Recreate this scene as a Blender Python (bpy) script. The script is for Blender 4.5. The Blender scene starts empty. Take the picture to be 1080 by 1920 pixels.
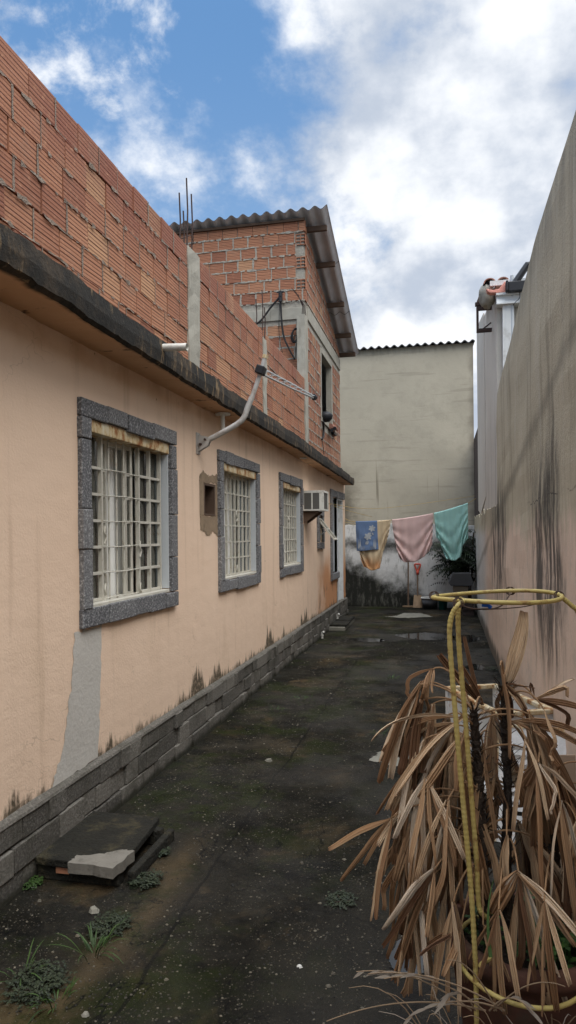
import bpy, math, random
from mathutils import Vector as V, Matrix, noise
R = random.Random(7)
sc = bpy.context.scene
COL = sc.collection
rad = math.radians

# ------------------------------------------------------------------ camera model (photo is 1080 x 1920)
F, YAW, ROLL, HZ, H = 1300.0, math.atan(290/1300), 0.010, 1004.0, 1.70
def ray(px, py):
    x, y = px-540, py-HZ
    c, s = math.cos(ROLL), math.sin(ROLL)
    u, v = (c*x-s*y)/F, -(s*x+c*y)/F
    return V((-math.sin(YAW)+u*math.cos(YAW), math.cos(YAW)+u*math.sin(YAW), v))
O = V((0, 0, H))
def atX(px, py, X): d = ray(px, py); return O+d*(X/d.x)
def atY(px, py, Y): d = ray(px, py); return O+d*(Y/d.y)
def atZ(px, py, Z): d = ray(px, py); return O+d*((Z-H)/d.z)

cam = bpy.data.cameras.new('camera'); co = bpy.data.objects.new('camera', cam); COL.objects.link(co)
cam.sensor_fit = 'VERTICAL'; cam.sensor_height = 24; cam.lens = F/1920*24
cam.shift_y = 44/1920; cam.clip_start = 0.05; cam.clip_end = 2000
co.matrix_world = Matrix.Translation(O) @ Matrix.Rotation(YAW, 4, 'Z') @ Matrix.Rotation(rad(90), 4, 'X') @ Matrix.Rotation(-ROLL, 4, 'Z')
sc.camera = co

# ------------------------------------------------------------------ node helpers
class NT:
    def __init__(s, tree): s.t = tree; s.n = tree.nodes; s.l = tree.links
    def node(s, typ, **kw):
        n = s.n.new(typ)
        for k, v in kw.items(): setattr(n, k, v)
        return n
    def put(s, sock, val):
        if isinstance(val, bpy.types.NodeSocket): s.l.new(val, sock)
        elif isinstance(val, (tuple, list)) and len(val) == 3 and sock.type == 'RGBA': sock.default_value = (*val, 1)
        else: sock.default_value = val
    def pos(s): return s.node('ShaderNodeNewGeometry').outputs['Position']
    def xyz(s, v=None):
        n = s.node('ShaderNodeSeparateXYZ'); s.put(n.inputs[0], v if v is not None else s.pos()); return n.outputs
    def comb(s, x, y, z):
        n = s.node('ShaderNodeCombineXYZ')
        for i, a in enumerate((x, y, z)): s.put(n.inputs[i], a)
        return n.outputs[0]
    def mul(s, v, k):
        n = s.node('ShaderNodeVectorMath', operation='MULTIPLY'); s.put(n.inputs[0], v); n.inputs[1].default_value = k; return n.outputs[0]
    def noise(s, scale, detail=4, rough=.55, vec=None, stretch=None, out='Fac', dist=0):
        n = s.node('ShaderNodeTexNoise'); v = vec if vec is not None else s.pos()
        if stretch: v = s.mul(v, stretch)
        s.put(n.inputs['Vector'], v); n.inputs['Scale'].default_value = scale
        n.inputs['Detail'].default_value = detail; n.inputs['Roughness'].default_value = rough; n.inputs['Distortion'].default_value = dist
        return n.outputs[out]
    def voro(s, scale, vec=None, out='Distance', feature='F1'):
        n = s.node('ShaderNodeTexVoronoi', feature=feature); s.put(n.inputs['Vector'], vec if vec is not None else s.pos())
        n.inputs['Scale'].default_value = scale; return n.outputs[out]
    def m(s, op, a, b=0.0, c=0.0):
        n = s.node('ShaderNodeMath', operation=op); s.put(n.inputs[0], a); s.put(n.inputs[1], b)
        if op in ('MULTIPLY_ADD',): s.put(n.inputs[2], c)
        return n.outputs[0]
    def step(s, v, a, b, lo=0.0, hi=1.0):
        n = s.node('ShaderNodeMapRange', interpolation_type='SMOOTHSTEP'); s.put(n.inputs[0], v)
        s.put(n.inputs[1], a); s.put(n.inputs[2], b); s.put(n.inputs[3], lo); s.put(n.inputs[4], hi); return n.outputs[0]
    def mix(s, f, a, b, mode='MIX'):
        n = s.node('ShaderNodeMix', data_type='RGBA', blend_type=mode); s.put(n.inputs[0], f); s.put(n.inputs[6], a); s.put(n.inputs[7], b); return n.outputs[2]
    def ramp(s, f, stops):
        n = s.node('ShaderNodeValToRGB'); s.put(n.inputs[0], f); e = n.color_ramp.elements
        while len(e) < len(stops): e.new(0.5)
        for el, (p, c) in zip(e, stops): el.position = p; el.color = (*c, 1)
        return n.outputs[0]
    def attr(s, name, out='Fac'): return s.node('ShaderNodeAttribute', attribute_name=name).outputs[out]
    def uv(s): return s.node('ShaderNodeTexCoord').outputs['UV']

MATS = {}
def mat(name, fn=None, col=None, rough=.8, metal=0.0, spec=.3):
    m = bpy.data.materials.new(name); m.use_nodes = True
    t = NT(m.node_tree); b = t.n['Principled BSDF']
    b.inputs['Roughness'].default_value = rough; b.inputs['Metallic'].default_value = metal
    b.inputs['Specular IOR Level'].default_value = spec
    if col: b.inputs['Base Color'].default_value = (*col, 1)
    if fn:
        r = fn(t, b) or {}
        if 'col' in r: t.put(b.inputs['Base Color'], r['col'])
        if 'rough' in r: t.put(b.inputs['Roughness'], r['rough'])
        if 'bump' in r:
            n = t.node('ShaderNodeBump'); n.inputs['Strength'].default_value = r.get('bs', .5); n.inputs['Distance'].default_value = r.get('bd', .01)
            t.put(n.inputs['Height'], r['bump']); t.l.new(n.outputs[0], b.inputs['Normal'])
    MATS[name] = m
    return m

def simple(name, c, var=.25, scale=12, rough=.8, bump=.3, bd=.004, stretch=None, metal=0, spec=.3, dirt=None, dirt_amt=.6):
    def fn(t, b):
        f = t.noise(scale, 5, .6, stretch=stretch)
        a = tuple(x*(1-var) for x in c); d = tuple(min(1, x*(1+var)) for x in c)
        k = t.mix(f, a, d)
        if dirt: k = t.mix(t.m('MULTIPLY', t.step(t.noise(scale*.7, 6, .7), .5, .68), dirt_amt), k, dirt)
        return dict(col=k, bump=t.noise(scale*6, 4), bs=bump, bd=bd)
    return mat(name, fn, rough=rough, metal=metal, spec=spec)

def f_stucco(t, b):
    x, y, z = t.xyz()
    c = t.mix(t.noise(.9, 4, .6), (.70, .51, .37), (.77, .585, .44))
    c = t.mix(t.m('MULTIPLY', t.step(t.noise(2.5, 6, .7, stretch=(1, 1, .25)), .5, .75), .35), c, (.55, .40, .27))
    # rain marks running down
    st = t.noise(9, 3, .6, stretch=(1, 1, .06))
    c = t.mix(t.m('MULTIPLY', t.step(st, .56, .75), t.m('MULTIPLY', t.noise(1.3, 3), .55)), c, (.33, .21, .13))
    crk = t.step(t.m('ABSOLUTE', t.m('SUBTRACT', t.noise(1.1, 5, .6, dist=.4), .5)), .0035, .001)
    c = t.mix(t.m('MULTIPLY', crk, t.m('MULTIPLY', t.step(t.noise(.7, 2), .52, .62), .30)), c, (.20, .13, .085))
    # raw orange base coat by the door
    far = t.step(t.m('ADD', y, t.m('MULTIPLY', t.noise(2.2, 4), 1.6)), 11.9, 12.9)
    low = t.step(t.m('ADD', z, t.m('MULTIPLY', t.noise(2.0, 4), .8)), 1.9, 1.3)
    c = t.mix(t.m('MULTIPLY', t.m('MULTIPLY', far, low), .85), c, (.50, .21, .075))
    pe = t.step(t.noise(5, 5, .65, stretch=(1, 1, .45)), .55, .6)
    c = t.mix(t.m('MULTIPLY', t.m('MULTIPLY', pe, far), t.step(z, .95, .5)), c, (.12, .10, .08))
    # mould climbing up from the plinth
    h = t.m('MULTIPLY', t.step(t.noise(1.1, 6, .72, stretch=(1, 1, 0)), .48, .78), .50)
    h = t.m('ADD', h, t.m('MULTIPLY', t.noise(22, 5, .75, stretch=(1, 1, .30)), .24))
    mk = t.step(t.m('SUBTRACT', z, t.m('ADD', h, .262)), .05, -.035)
    c = t.mix(t.m('MULTIPLY', mk, t.step(t.noise(30, 4, .7), .25, .55, .55, .97)), c, t.mix(t.noise(5), (.03, .024, .017), (.11, .085, .05)))
    # small damp spots and nail holes
    sp = t.m('MULTIPLY', t.step(t.voro(4.5), .055, .03), t.step(t.noise(1.7), .52, .6))
    c = t.mix(sp, c, (.12, .065, .04))
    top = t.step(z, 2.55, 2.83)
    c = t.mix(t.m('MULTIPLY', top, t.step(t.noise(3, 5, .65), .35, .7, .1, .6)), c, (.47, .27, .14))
    return dict(col=c, bump=t.m('ADD', t.noise(70, 4), t.m('MULTIPLY', t.noise(5, 4, .55, stretch=(1, 1, 1.8)), 2.6)), bs=.24, bd=.007)
mat('stucco', f_stucco, rough=.85)

def f_soffit(t, b):
    x, y, z = t.xyz()
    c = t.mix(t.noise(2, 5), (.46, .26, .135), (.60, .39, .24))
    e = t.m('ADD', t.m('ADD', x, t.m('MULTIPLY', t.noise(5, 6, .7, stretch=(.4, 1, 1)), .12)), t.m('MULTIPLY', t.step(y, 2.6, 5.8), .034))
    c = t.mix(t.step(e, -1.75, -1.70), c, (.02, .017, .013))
    cr = t.m('MULTIPLY', t.step(t.noise(3.2, 6, .75, stretch=(.5, 1, 1)), .585, .64), .85)
    c = t.mix(cr, c, (.05, .035, .02))
    return dict(col=c, bump=t.noise(25, 5), bs=.4)
mat('soffit', f_soffit, rough=.9)

def f_black(t, b):
    c = t.mix(t.noise(7, 6, .7), (.006, .0055, .005), (.030, .027, .022))
    c = t.mix(t.m('MULTIPLY', t.step(t.noise(2.6, 7, .72), .46, .62), .7), c, (.060, .044, .029))
    pk = t.m('MULTIPLY', t.step(t.noise(16, 5, .7, stretch=(1, 1, .22)), .53, .64), t.step(t.noise(1.9, 6, .7), .475, .60))
    c = t.mix(t.m('MULTIPLY', pk, .75), c, (.27, .185, .10))
    c = t.mix(t.m('MULTIPLY', t.step(t.noise(40, 4, .7), .6, .72), .3), c, (.13, .11, .085))
    return dict(col=c, bump=t.noise(30, 5, .7), bs=.7, bd=.012)
mat('black_fascia', f_black, rough=.92)

def f_brick(t, b):
    uv = t.xyz(t.uv()); tint = t.attr('tint')
    v, u = uv[1], uv[0]
    c = t.ramp(tint, [(0, (.24, .095, .060)), (.22, (.32, .135, .078)), (.5, (.395, .18, .102)), (.78, (.44, .215, .122)), (1, (.50, .29, .16))])
    # extruded ribs: flat bands between fine grooves
    fine = t.m('SINE', t.m('MULTIPLY', v, 2*math.pi*7))
    band = t.step(t.m('SINE', t.m('MULTIPLY_ADD', v, 2*math.pi*4, 1.3)), -.3, .3)
    g = t.m('MULTIPLY', t.step(fine, .05, .75), t.m('MULTIPLY_ADD', band, .5, .5))
    c = t.mix(t.m('MULTIPLY', g, .88), c, (.095, .032, .020))
    wz = t.xyz()[2]
    c = t.mix(t.m('MULTIPLY', t.m('MULTIPLY', t.step(wz, 3.5, 3.85), t.step(wz, 4.0, 3.97)), t.step(t.noise(1.2, 4), .35, .6, .15, .6)), c, (.19, .062, .045))
    c = t.mix(t.m('MULTIPLY', t.step(t.noise(6, 5, .65), .52, .72), .35), c, (.26, .17, .12))
    c = t.mix(t.m('MULTIPLY', t.step(t.noise(22, 5, .7, stretch=(1, 1, 1.6)), .56, .70), .35), c, (.60, .34, .20))
    c = t.mix(t.m('MULTIPLY', t.step(t.noise(1.6, 4), .5, .72), .35), c, (.16, .06, .04))
    return dict(col=c, bump=t.m('ADD', t.m('MULTIPLY', g, -1.0), t.m('MULTIPLY', t.noise(60, 3), .25)), bs=.55, bd=.006)
mat('brick', f_brick, rough=.82)
simple('mortar', (.36, .335, .285), .45, 30, .95, .9, .012)
simple('dull_mortar', (.25, .20, .16), .5, 22, .95, .9, .012)
simple('dark_mortar', (.13, .11, .095), .5, 30, .95, .9, .012)

def f_concrete(t, b):
    c = t.mix(t.noise(5, 6, .65), (.24, .225, .185), (.44, .42, .36))
    c = t.mix(t.m('MULTIPLY', t.step(t.noise(11, 5, .7, stretch=(1, 1, .15)), .52, .7), .55), c, (.12, .105, .085))
    return dict(col=c, bump=t.noise(40, 5, .7), bs=.6, bd=.01)
mat('concrete', f_concrete, rough=.92)

def f_backplaster(t, b):
    x, y, z = t.xyz()
    c = t.mix(t.noise(.8, 6, .6), (.34, .305, .235), (.49, .448, .355))
    c = t.mix(t.m('MULTIPLY', t.step(t.noise(2.4, 6, .7), .48, .68), .4), c, (.31, .285, .22))
    # horizontal floating lines, vertical drips
    c = t.mix(t.m('MULTIPLY', t.step(t.noise(5, 3, .6, stretch=(.12, 1, 1.6)), .57, .66), .30), c, (.20, .185, .14))
    dr = t.m('MULTIPLY', t.step(t.noise(7, 3, .6, stretch=(1, 1, .04)), .60, .68), t.m('MULTIPLY', t.step(z, 3.6, 3.1), t.step(z, 1.7, 2.3)))
    c = t.mix(t.m('MULTIPLY', dr, .65), c, (.12, .10, .065))
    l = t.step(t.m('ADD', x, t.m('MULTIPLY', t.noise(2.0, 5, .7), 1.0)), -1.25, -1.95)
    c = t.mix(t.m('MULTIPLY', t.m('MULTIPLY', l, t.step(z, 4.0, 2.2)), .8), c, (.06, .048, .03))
    tp = t.step(t.m('ADD', z, t.m('MULTIPLY', t.noise(9, 4, .7, stretch=(1, 1, .15)), .35)), 6.05, 6.3)
    c = t.mix(t.m('MULTIPLY', tp, .6), c, (.14, .125, .09))
    w = t.step(t.m('ADD', x, t.m('MULTIPLY', t.noise(3, 4), .3)), .72, .92)
    c = t.mix(t.m('MULTIPLY', w, .6), c, (.12, .10, .075))
    return dict(col=c, bump=t.m('ADD', t.noise(18, 5, .65), t.m('MULTIPLY', t.noise(2, 3), 2)), bs=.3, bd=.01)
mat('back_plaster', f_backplaster, rough=.92)

def f_mildew(t, b):
    x, y, z = t.xyz()
    n = t.noise(1.7, 8, .68); n2 = t.noise(4.5, 7, .7)
    c = t.mix(t.noise(3, 5), (.50, .49, .47), (.68, .67, .64))
    nn = t.m('ADD', t.m('MULTIPLY', n, .9), t.m('MULTIPLY', n2, .5))
    # black at the foot (higher on the left), black band under the old coping
    foot = t.m('ADD', z, t.m('ADD', t.m('MULTIPLY', nn, -1.05), t.m('MULTIPLY_ADD', x, .45, .45)))
    c = t.mix(t.step(foot, .04, -.46), c, (.016, .016, .012))
    t1 = t.m('ADD', z, t.m('MULTIPLY', nn, .75))
    topb = t.m('MULTIPLY', t.step(t1, 1.70, 2.0), t.step(t.m('ADD', z, t.m('MULTIPLY', n2, .5)), 1.95, 1.68))
    c = t.mix(t.m('MULTIPLY', topb, .93), c, (.022, .021, .017))
    c = t.mix(t.m('MULTIPLY', t.step(t.noise(10, 6, .7, stretch=(1, 1, .3)), .5, .66), .55), c, (.15, .145, .12))
    return dict(col=c, bump=t.noise(20, 6, .7), bs=.5, bd=.012)
mat('mildew_plaster', f_mildew, rough=.93)

def f_right(t, b):
    x, y, z = t.xyz()
    g = t.mix(t.noise(1.0, 6, .62), (.345, .295, .20), (.51, .445, .325))
    g = t.mix(t.m('MULTIPLY', t.step(t.noise(5, 5, .65, stretch=(1, 1, .10)), .48, .70), .6), g, (.20, .17, .115))
    g = t.mix(t.m('MULTIPLY', t.step(t.noise(6.5, 4, .6, stretch=(1, 1, .07)), .55, .72), .55), g, (.47, .43, .34))
    pk = t.mix(t.noise(1.4, 5), (.60, .44, .33), (.68, .53, .41))
    pk = t.mix(t.m('MULTIPLY', t.step(t.noise(2.2, 6, .7), .5, .66), .5), pk, (.42, .36, .29))
    far = t.step(y, 10.5, 12.8)
    pk = t.mix(far, pk, (.50, .475, .44))
    lim = t.m('ADD', z, t.m('ADD', t.m('MULTIPLY', t.noise(2.6, 6, .7, stretch=(1, 1, .5)), .75), t.m('MULTIPLY', t.noise(12, 4, .7, stretch=(1, 1, .1)), .25)))
    c = t.mix(t.step(lim, 2.10, 2.38), pk, g)
    # black algae streaks, clustered
    yw = t.m('ADD', y, t.m('MULTIPLY', t.m('SUBTRACT', t.noise(2.2, 4, .6), .5), .5))
    clu = t.m('MAXIMUM', t.m('MULTIPLY', t.step(yw, 4.0, 4.35), t.step(yw, 5.75, 5.3)), t.m('MULTIPLY', t.step(yw, 7.4, 8.1), t.step(yw, 10.6, 9.6)))
    clu = t.m('MAXIMUM', clu, t.m('MULTIPLY', t.m('MULTIPLY', t.step(yw, 3.1, 3.3), t.step(yw, 3.75, 3.6)), .6))
    stv = t.m('MULTIPLY_ADD', t.noise(6.5, 7, .74, stretch=(1, 1, .16), dist=.1), .80, t.m('MULTIPLY', t.noise(22, 6, .75, stretch=(1, 1, .25)), .20))
    zz = t.m('ADD', z, t.m('MULTIPLY', t.noise(3.0, 5, .7, stretch=(1, 1, .2)), 1.3))
    band = t.m('MULTIPLY', t.step(zz, 1.25, 1.8), t.step(zz, 3.2, 2.6))
    k = t.m('MULTIPLY', t.m('MULTIPLY', t.step(stv, .42, .56), clu), band)
    c = t.mix(t.m('MULTIPLY', k, .9), c, (.035, .030, .024))
    k2 = t.m('MULTIPLY', t.step(stv, .57, .66), t.step(z, 2.9, 1.6))
    c = t.mix(t.m('MULTIPLY', k2, .45), c, (.13, .10, .075))
    # darker diagonal band
    dg = t.m('ADD', z, t.m('MULTIPLY', y, .0))
    dd = t.m('ABSOLUTE', t.m('SUBTRACT', t.m('SUBTRACT', z, 2.18), t.m('MULTIPLY', t.m('SUBTRACT', 7.2, y), .16)))
    c = t.mix(t.m('MULTIPLY', t.step(t.m('ADD', dd, t.m('MULTIPLY', t.noise(4, 4), .18)), .22, .09), .5), c, (.11, .095, .065))
    crn = t.m('ABSOLUTE', t.m('SUBTRACT', t.m('ADD', z, t.m('MULTIPLY', t.noise(5, 4), .10)), 1.98))
    c = t.mix(t.m('MULTIPLY', t.m('MULTIPLY', t.step(crn, .007, .002), t.step(t.noise(3), .4, .6)), t.step(y, 6.0, 5.4)), c, (.05, .04, .03))
    # foot
    ft = t.step(t.m('SUBTRACT', z, t.m('MULTIPLY', t.noise(5, 5, .7, stretch=(1, 1, .3)), .45)), .05, -.12)
    c = t.mix(t.m('MULTIPLY', ft, .85), c, (.05, .045, .03))
    up = t.step(z, 3.25, 3.8)
    c = t.mix(t.m('MULTIPLY', up, t.step(t.noise(6, 4, .65, stretch=(1, 1, .12)), .35, .6, .2, .65)), c, (.15, .135, .105))
    return dict(col=c, bump=t.m('ADD', t.m('MULTIPLY', t.noise(45, 5, .7), t.step(z, 1.7, 2.4, .25, 1.0)), t.m('MULTIPLY', t.noise(3.5, 4), 1.4)), bs=.6, bd=.012)
mat('right_plaster', f_right, rough=.93)

def f_neigh(t, b):
    c = t.mix(t.noise(1.2, 5), (.46, .42, .355), (.58, .54, .475))
    c = t.mix(t.m('MULTIPLY', t.step(t.noise(4, 5, .66, stretch=(1, 1, .06)), .52, .72), .6), c, (.24, .21, .17))
    c = t.mix(t.m('MULTIPLY', t.step(t.noise(3, 6, .7), .5, .65), .3), c, (.56, .50, .47))
    return dict(col=c, bump=t.noise(30, 5), bs=.4)
mat('neighbour_plaster', f_neigh, rough=.9)

def f_ground(t, b):
    x, y, z = t.xyz()
    big = t.noise(.5, 6, .62); mid = t.noise(2.1, 8, .70); fine = t.noise(34, 6, .78); med = t.noise(9, 6, .72)
    c = t.mix(t.step(mid, .30, .68), (.0035, .0034, .0028), (.0175, .0155, .0108))
    c = t.mix(t.m('MULTIPLY', t.step(med, .48, .70), .65), c, (.026, .0225, .0155))
    c = t.mix(t.m('MULTIPLY', t.step(fine, .52, .74), .55), c, (.045, .040, .029))
    # worn paler track and brown silt
    trk = t.m('MULTIPLY', t.step(t.m('ADD', big, t.m('MULTIPLY', t.m('SUBTRACT', mid, .5), .7)), .50, .66), t.step(y, 3.4, 5.0))
    c = t.mix(t.m('MULTIPLY', trk, .62), c, (.050, .040, .0255))
    br = t.m('MULTIPLY', t.step(t.noise(1.05, 7, .7, dist=.4), .54, .66), t.step(med, .30, .58))
    c = t.mix(t.m('MULTIPLY', br, .75), c, (.070, .048, .024))
    dist = t.m('ABSOLUTE', t.m('SUBTRACT', x, t.m('MULTIPLY_ADD', t.noise(.8, 3), .5, -1.63)))
    silt = t.m('MULTIPLY', t.step(t.m('ADD', dist, t.m('MULTIPLY_ADD', mid, .30, t.m('MULTIPLY', med, .16))), .40, .18), t.step(y, 4.0, 3.2))
    c = t.mix(t.m('MULTIPLY', silt, .75), c, (.082, .058, .029))
    nr = t.m('MULTIPLY', t.step(t.m('ADD', y, t.m('MULTIPLY', mid, .6)), 2.75, 2.45), t.step(t.m('ADD', x, t.m('MULTIPLY', mid, .5)), -.95, -1.2))
    c = t.mix(t.m('MULTIPLY', nr, t.step(med, .3, .6, .3, .8)), c, (.085, .062, .030))
    # moss, mostly along the house side
    ms = t.m('MULTIPLY', t.step(t.noise(1.5, 7, .72, vec=t.pos()), .47, .60), t.step(t.m('ADD', x, t.m('MULTIPLY', mid, .8)), .35, -.9))
    c = t.mix(t.m('MULTIPLY', ms, t.step(med, .25, .6, .35, .85)), c, (.0155, .0205, .0045))
    # exposed aggregate in clusters
    ptc = t.step(t.noise(1.4, 5, .7), .40, .56)
    agg = t.m('MULTIPLY', t.m('MULTIPLY', t.step(t.voro(62), .34, .14), ptc), t.step(t.noise(55, 2), .44, .58))
    c = t.mix(t.m('MULTIPLY', agg, .85), c, (.115, .10, .072))
    ck = t.step(t.m('ABSOLUTE', t.m('SUBTRACT', t.noise(.75, 6, .6, dist=.6), .5)), .0045, .001)
    c = t.mix(t.m('MULTIPLY', ck, .8), c, (.002, .002, .002))
    jx = t.m('ABSOLUTE', t.m('SUBTRACT', x, t.m('MULTIPLY_ADD', t.noise(1.5, 3), .12, -1.22)))
    c = t.mix(t.m('MULTIPLY', t.step(jx, .012, .004), .7), c, (.003, .003, .0025))
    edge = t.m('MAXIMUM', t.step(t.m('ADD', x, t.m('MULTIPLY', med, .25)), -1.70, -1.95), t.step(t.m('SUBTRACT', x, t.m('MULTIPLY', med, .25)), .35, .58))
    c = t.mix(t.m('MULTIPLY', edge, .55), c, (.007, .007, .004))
    wet = t.m('MULTIPLY', t.step(t.noise(.8, 5, .62), .42, .60), .8)
    near = t.m('MULTIPLY', t.step(y, 3.8, 2.4), t.step(x, -.9, -.3))
    ro = t.m('SUBTRACT', t.m('MULTIPLY_ADD', fine, .3, .62), t.m('MULTIPLY', t.m('MAXIMUM', wet, near), .34))
    t.put(b.inputs['Specular IOR Level'], t.m('MULTIPLY_ADD', t.m('MAXIMUM', wet, near), .17, .07))
    return dict(col=c, rough=ro, bump=t.m('ADD', t.m('MULTIPLY_ADD', agg, .8, fine), t.m('MULTIPLY_ADD', mid, 2.4, med)), bs=.75, bd=.014)
mat('ground', f_ground, spec=.28)

def f_granite(t, b):
    f = t.noise(75, 3, .7)
    c = t.ramp(f, [(.32, (.05, .05, .052)), (.46, (.12, .12, .125)), (.56, (.21, .21, .215)), (.65, (.50, .50, .50))])
    c = t.mix(.35, c, t.mix(t.attr('tint'), (.05, .05, .055), (.22, .215, .21)))
    return dict(col=c, bump=t.noise(60, 5, .7), bs=.7, bd=.008)
mat('granite', f_granite, rough=.75)
def f_plinth(t, b):
    x, y, z = t.xyz()
    f = t.noise(70, 4, .7)
    c = t.ramp(f, [(.3, (.045, .041, .036)), (.5, (.105, .097, .084)), (.68, (.26, .242, .212))])
    c = t.mix(.45, c, t.mix(t.attr('tint'), (.038, .034, .029), (.225, .207, .176)))
    c = t.mix(t.m('MULTIPLY', t.step(t.noise(3, 6, .7), .46, .66), .6), c, (.045, .042, .03))
    c = t.mix(t.step(t.m('SUBTRACT', z, t.m('MULTIPLY', t.noise(6, 4), .10)), .02, -.04), c, (.025, .024, .015))
    return dict(col=c, bump=t.noise(50, 5, .7), bs=.8, bd=.012)
mat('plinth_stone', f_plinth, rough=.85)

def f_whitepaint(t, b):
    c = t.mix(t.noise(9, 5, .65), (.40, .375, .315), (.60, .58, .51))
    c = t.mix(t.m('MULTIPLY', t.step(t.noise(28, 5, .7), .57, .68), .6), c, (.30, .22, .14))
    return dict(col=c, bump=t.noise(60, 4), bs=.25)
mat('white_paint', f_whitepaint, rough=.55)
simple('grey_paint', (.50, .53, .55), .12, 8, .5)
def f_rust(t, b):
    f = t.noise(13, 6, .7, stretch=(1, 1, .5))
    c = t.ramp(f, [(.36, (.60, .55, .42)), (.5, (.52, .40, .22)), (.58, (.30, .13, .045)), (.7, (.16, .06, .025))])
    return dict(col=c, bump=f, bs=.4)
mat('rusty_white', f_rust, rough=.75)
def f_enamel(t, b):
    f = t.noise(9, 6, .72)
    c = t.ramp(f, [(.45, (.62, .62, .59)), (.60, (.74, .74, .71)), (.66, (.34, .17, .07)), (.75, (.20, .08, .03))])
    return dict(col=c, bump=f, bs=.2)
mat('enamel', f_enamel, rough=.45)
mat('dark', col=(.008, .008, .008), rough=.9)  # near black, paints the shade in brick and tile hollows
mat('black_plastic', col=(.018, .019, .022), rough=.5)
mat('pane_glass', lambda t, b: None, col=(.02, .022, .022), rough=.08, spec=.6)
def f_glass(t, b):
    tr = t.node('ShaderNodeBsdfTransparent'); tr.inputs[0].default_value = (.80, .82, .81, 1)
    gl = t.node('ShaderNodeBsdfGlossy'); gl.inputs['Roughness'].default_value = .06; gl.inputs[0].default_value = (.8, .82, .82, 1)
    fr = t.node('ShaderNodeFresnel'); fr.inputs[0].default_value = 1.5
    ms = t.node('ShaderNodeMixShader'); t.l.new(t.m('MULTIPLY_ADD', fr.outputs[0], .8, .22), ms.inputs[0]); t.l.new(tr.outputs[0], ms.inputs[1]); t.l.new(gl.outputs[0], ms.inputs[2])
    t.l.new(ms.outputs[0], t.n['Material Output'].inputs['Surface'])
mat('window_glass', f_glass)
def cloth_mat(name, c, c2=None, rough=.9, weave=400, low=None):
    def fn(t, b):
        k = t.mix(t.noise(3, 4), tuple(x*.86 for x in c), c2 or tuple(min(1, x*1.1) for x in c))
        b.inputs['Sheen Weight'].default_value = .15
        if low:
            z = t.xyz()[2]; k = t.mix(t.step(t.m('ADD', z, t.m('MULTIPLY', t.noise(4), .25)), 1.42, 1.15), k, low)
        return dict(col=k, bump=t.noise(weave, 2), bs=.12, bd=.002)
    return mat(name, fn, rough=rough)
cloth_mat('lace_curtain', (.84, .84, .81)); cloth_mat('dark_curtain', (.48, .47, .45)); cloth_mat('purple_curtain', (.30, .22, .27))
cloth_mat('blue_cloth', (.12, .185, .32)); cloth_mat('cream_cloth', (.56, .43, .27), (.64, .50, .32), low=(.62, .33, .15)); cloth_mat('orange_cloth', (.60, .34, .17))
cloth_mat('pink_cloth', (.66, .46, .42)); cloth_mat('teal_cloth', (.33, .58, .52)); cloth_mat('motif_cloth', (.38, .40, .42))
simple('galvanised', (.42, .43, .43), .15, 15, .45, .2, metal=.3)
simple('grey_pole', (.46, .45, .43), .2, 14, .5, .2, dirt=(.2, .13, .08), dirt_amt=.5)
simple('pvc', (.62, .61, .56), .15, 8, .5, .1, dirt=(.3, .26, .2))
def f_corr(t, b):
    c = t.mix(t.noise(3, 6, .7), (.03, .03, .032), (.085, .083, .082))
    c = t.mix(t.m('MULTIPLY', t.step(t.noise(9, 5, .7), .5, .7), .3), c, (.14, .135, .125))
    return dict(col=c, bump=t.noise(40, 4), bs=.4)
mat('fibre_cement', f_corr, rough=.9)
simple('fibre_under', (.58, .58, .60), .25, 5, .9, .3)
simple('old_timber', (.10, .065, .045), .4, 12, .85, .5, stretch=(.3, 1, 1))
simple('rebar_rust', (.055, .035, .03), .4, 40, .85, .4)
def f_rod(t, b):
    c = t.mix(t.noise(14, 5, .6), (.37, .28, .075), (.46, .37, .14))
    c = t.mix(t.m('MULTIPLY', t.step(t.noise(19, 7, .75), .53, .64), .75), c, (.20, .10, .035))
    return dict(col=c, bump=t.noise(70, 3), bs=.3, bd=.003)
mat('yellow_rod', f_rod, rough=.55)
simple('wire', (.05, .028, .018), .3, 30, .8)
def f_terra(t, b):
    c = t.mix(t.noise(5, 6, .65), (.055, .026, .018), (.125, .056, .035))
    c = t.mix(t.m('MULTIPLY', t.step(t.noise(9, 6, .7), .5, .68), .6), c, (.055, .045, .03))
    return dict(col=c, bump=t.noise(30, 5), bs=.4)
mat('terracotta', f_terra, rough=.85)
simple('soil', (.03, .022, .014), .5, 20, .95, 1, .02)
simple('straw_dark', (.16, .10, .06), .5, 14, .85)
simple('stem_fibre', (.045, .032, .022), .6, 30, .95, 1, .01)
def f_leaf(t, b):
    uv = t.xyz(t.uv()); u, v = uv[0], uv[1]
    tint = t.attr('tint')
    c = t.ramp(tint, [(0, (.11, .052, .025)), (.28, (.27, .148, .072)), (.55, (.43, .27, .145)), (.8, (.60, .435, .27)), (1, (.70, .57, .42))])
    st = t.noise(1, 4, .65, vec=t.comb(t.m('MULTIPLY', u, 34), t.m('MULTIPLY', v, 2.5), tint))
    c = t.mix(t.m('MULTIPLY', t.step(st, .48, .68), .6), c, (.11, .052, .024))
    c = t.mix(t.m('MULTIPLY', t.step(st, .45, .30), .5), c, (.44, .31, .19))
    c = t.mix(t.m('MULTIPLY', t.step(t.m('ADD', v, t.m('MULTIPLY', st, .2)), .98, 1.1), .6), c, (.09, .035, .015))
    return dict(col=c, bump=t.m('SINE', t.m('MULTIPLY', u, 50)), bs=.3, bd=.003)
mat('dead_leaf', f_leaf, rough=.7, spec=.25)
simple('petiole', (.27, .16, .08), .35, 30, .8)
simple('straw', (.22, .155, .095), .5, 14, .85)
simple('pale_straw', (.25, .21, .165), .3, 20, .85)
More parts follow.
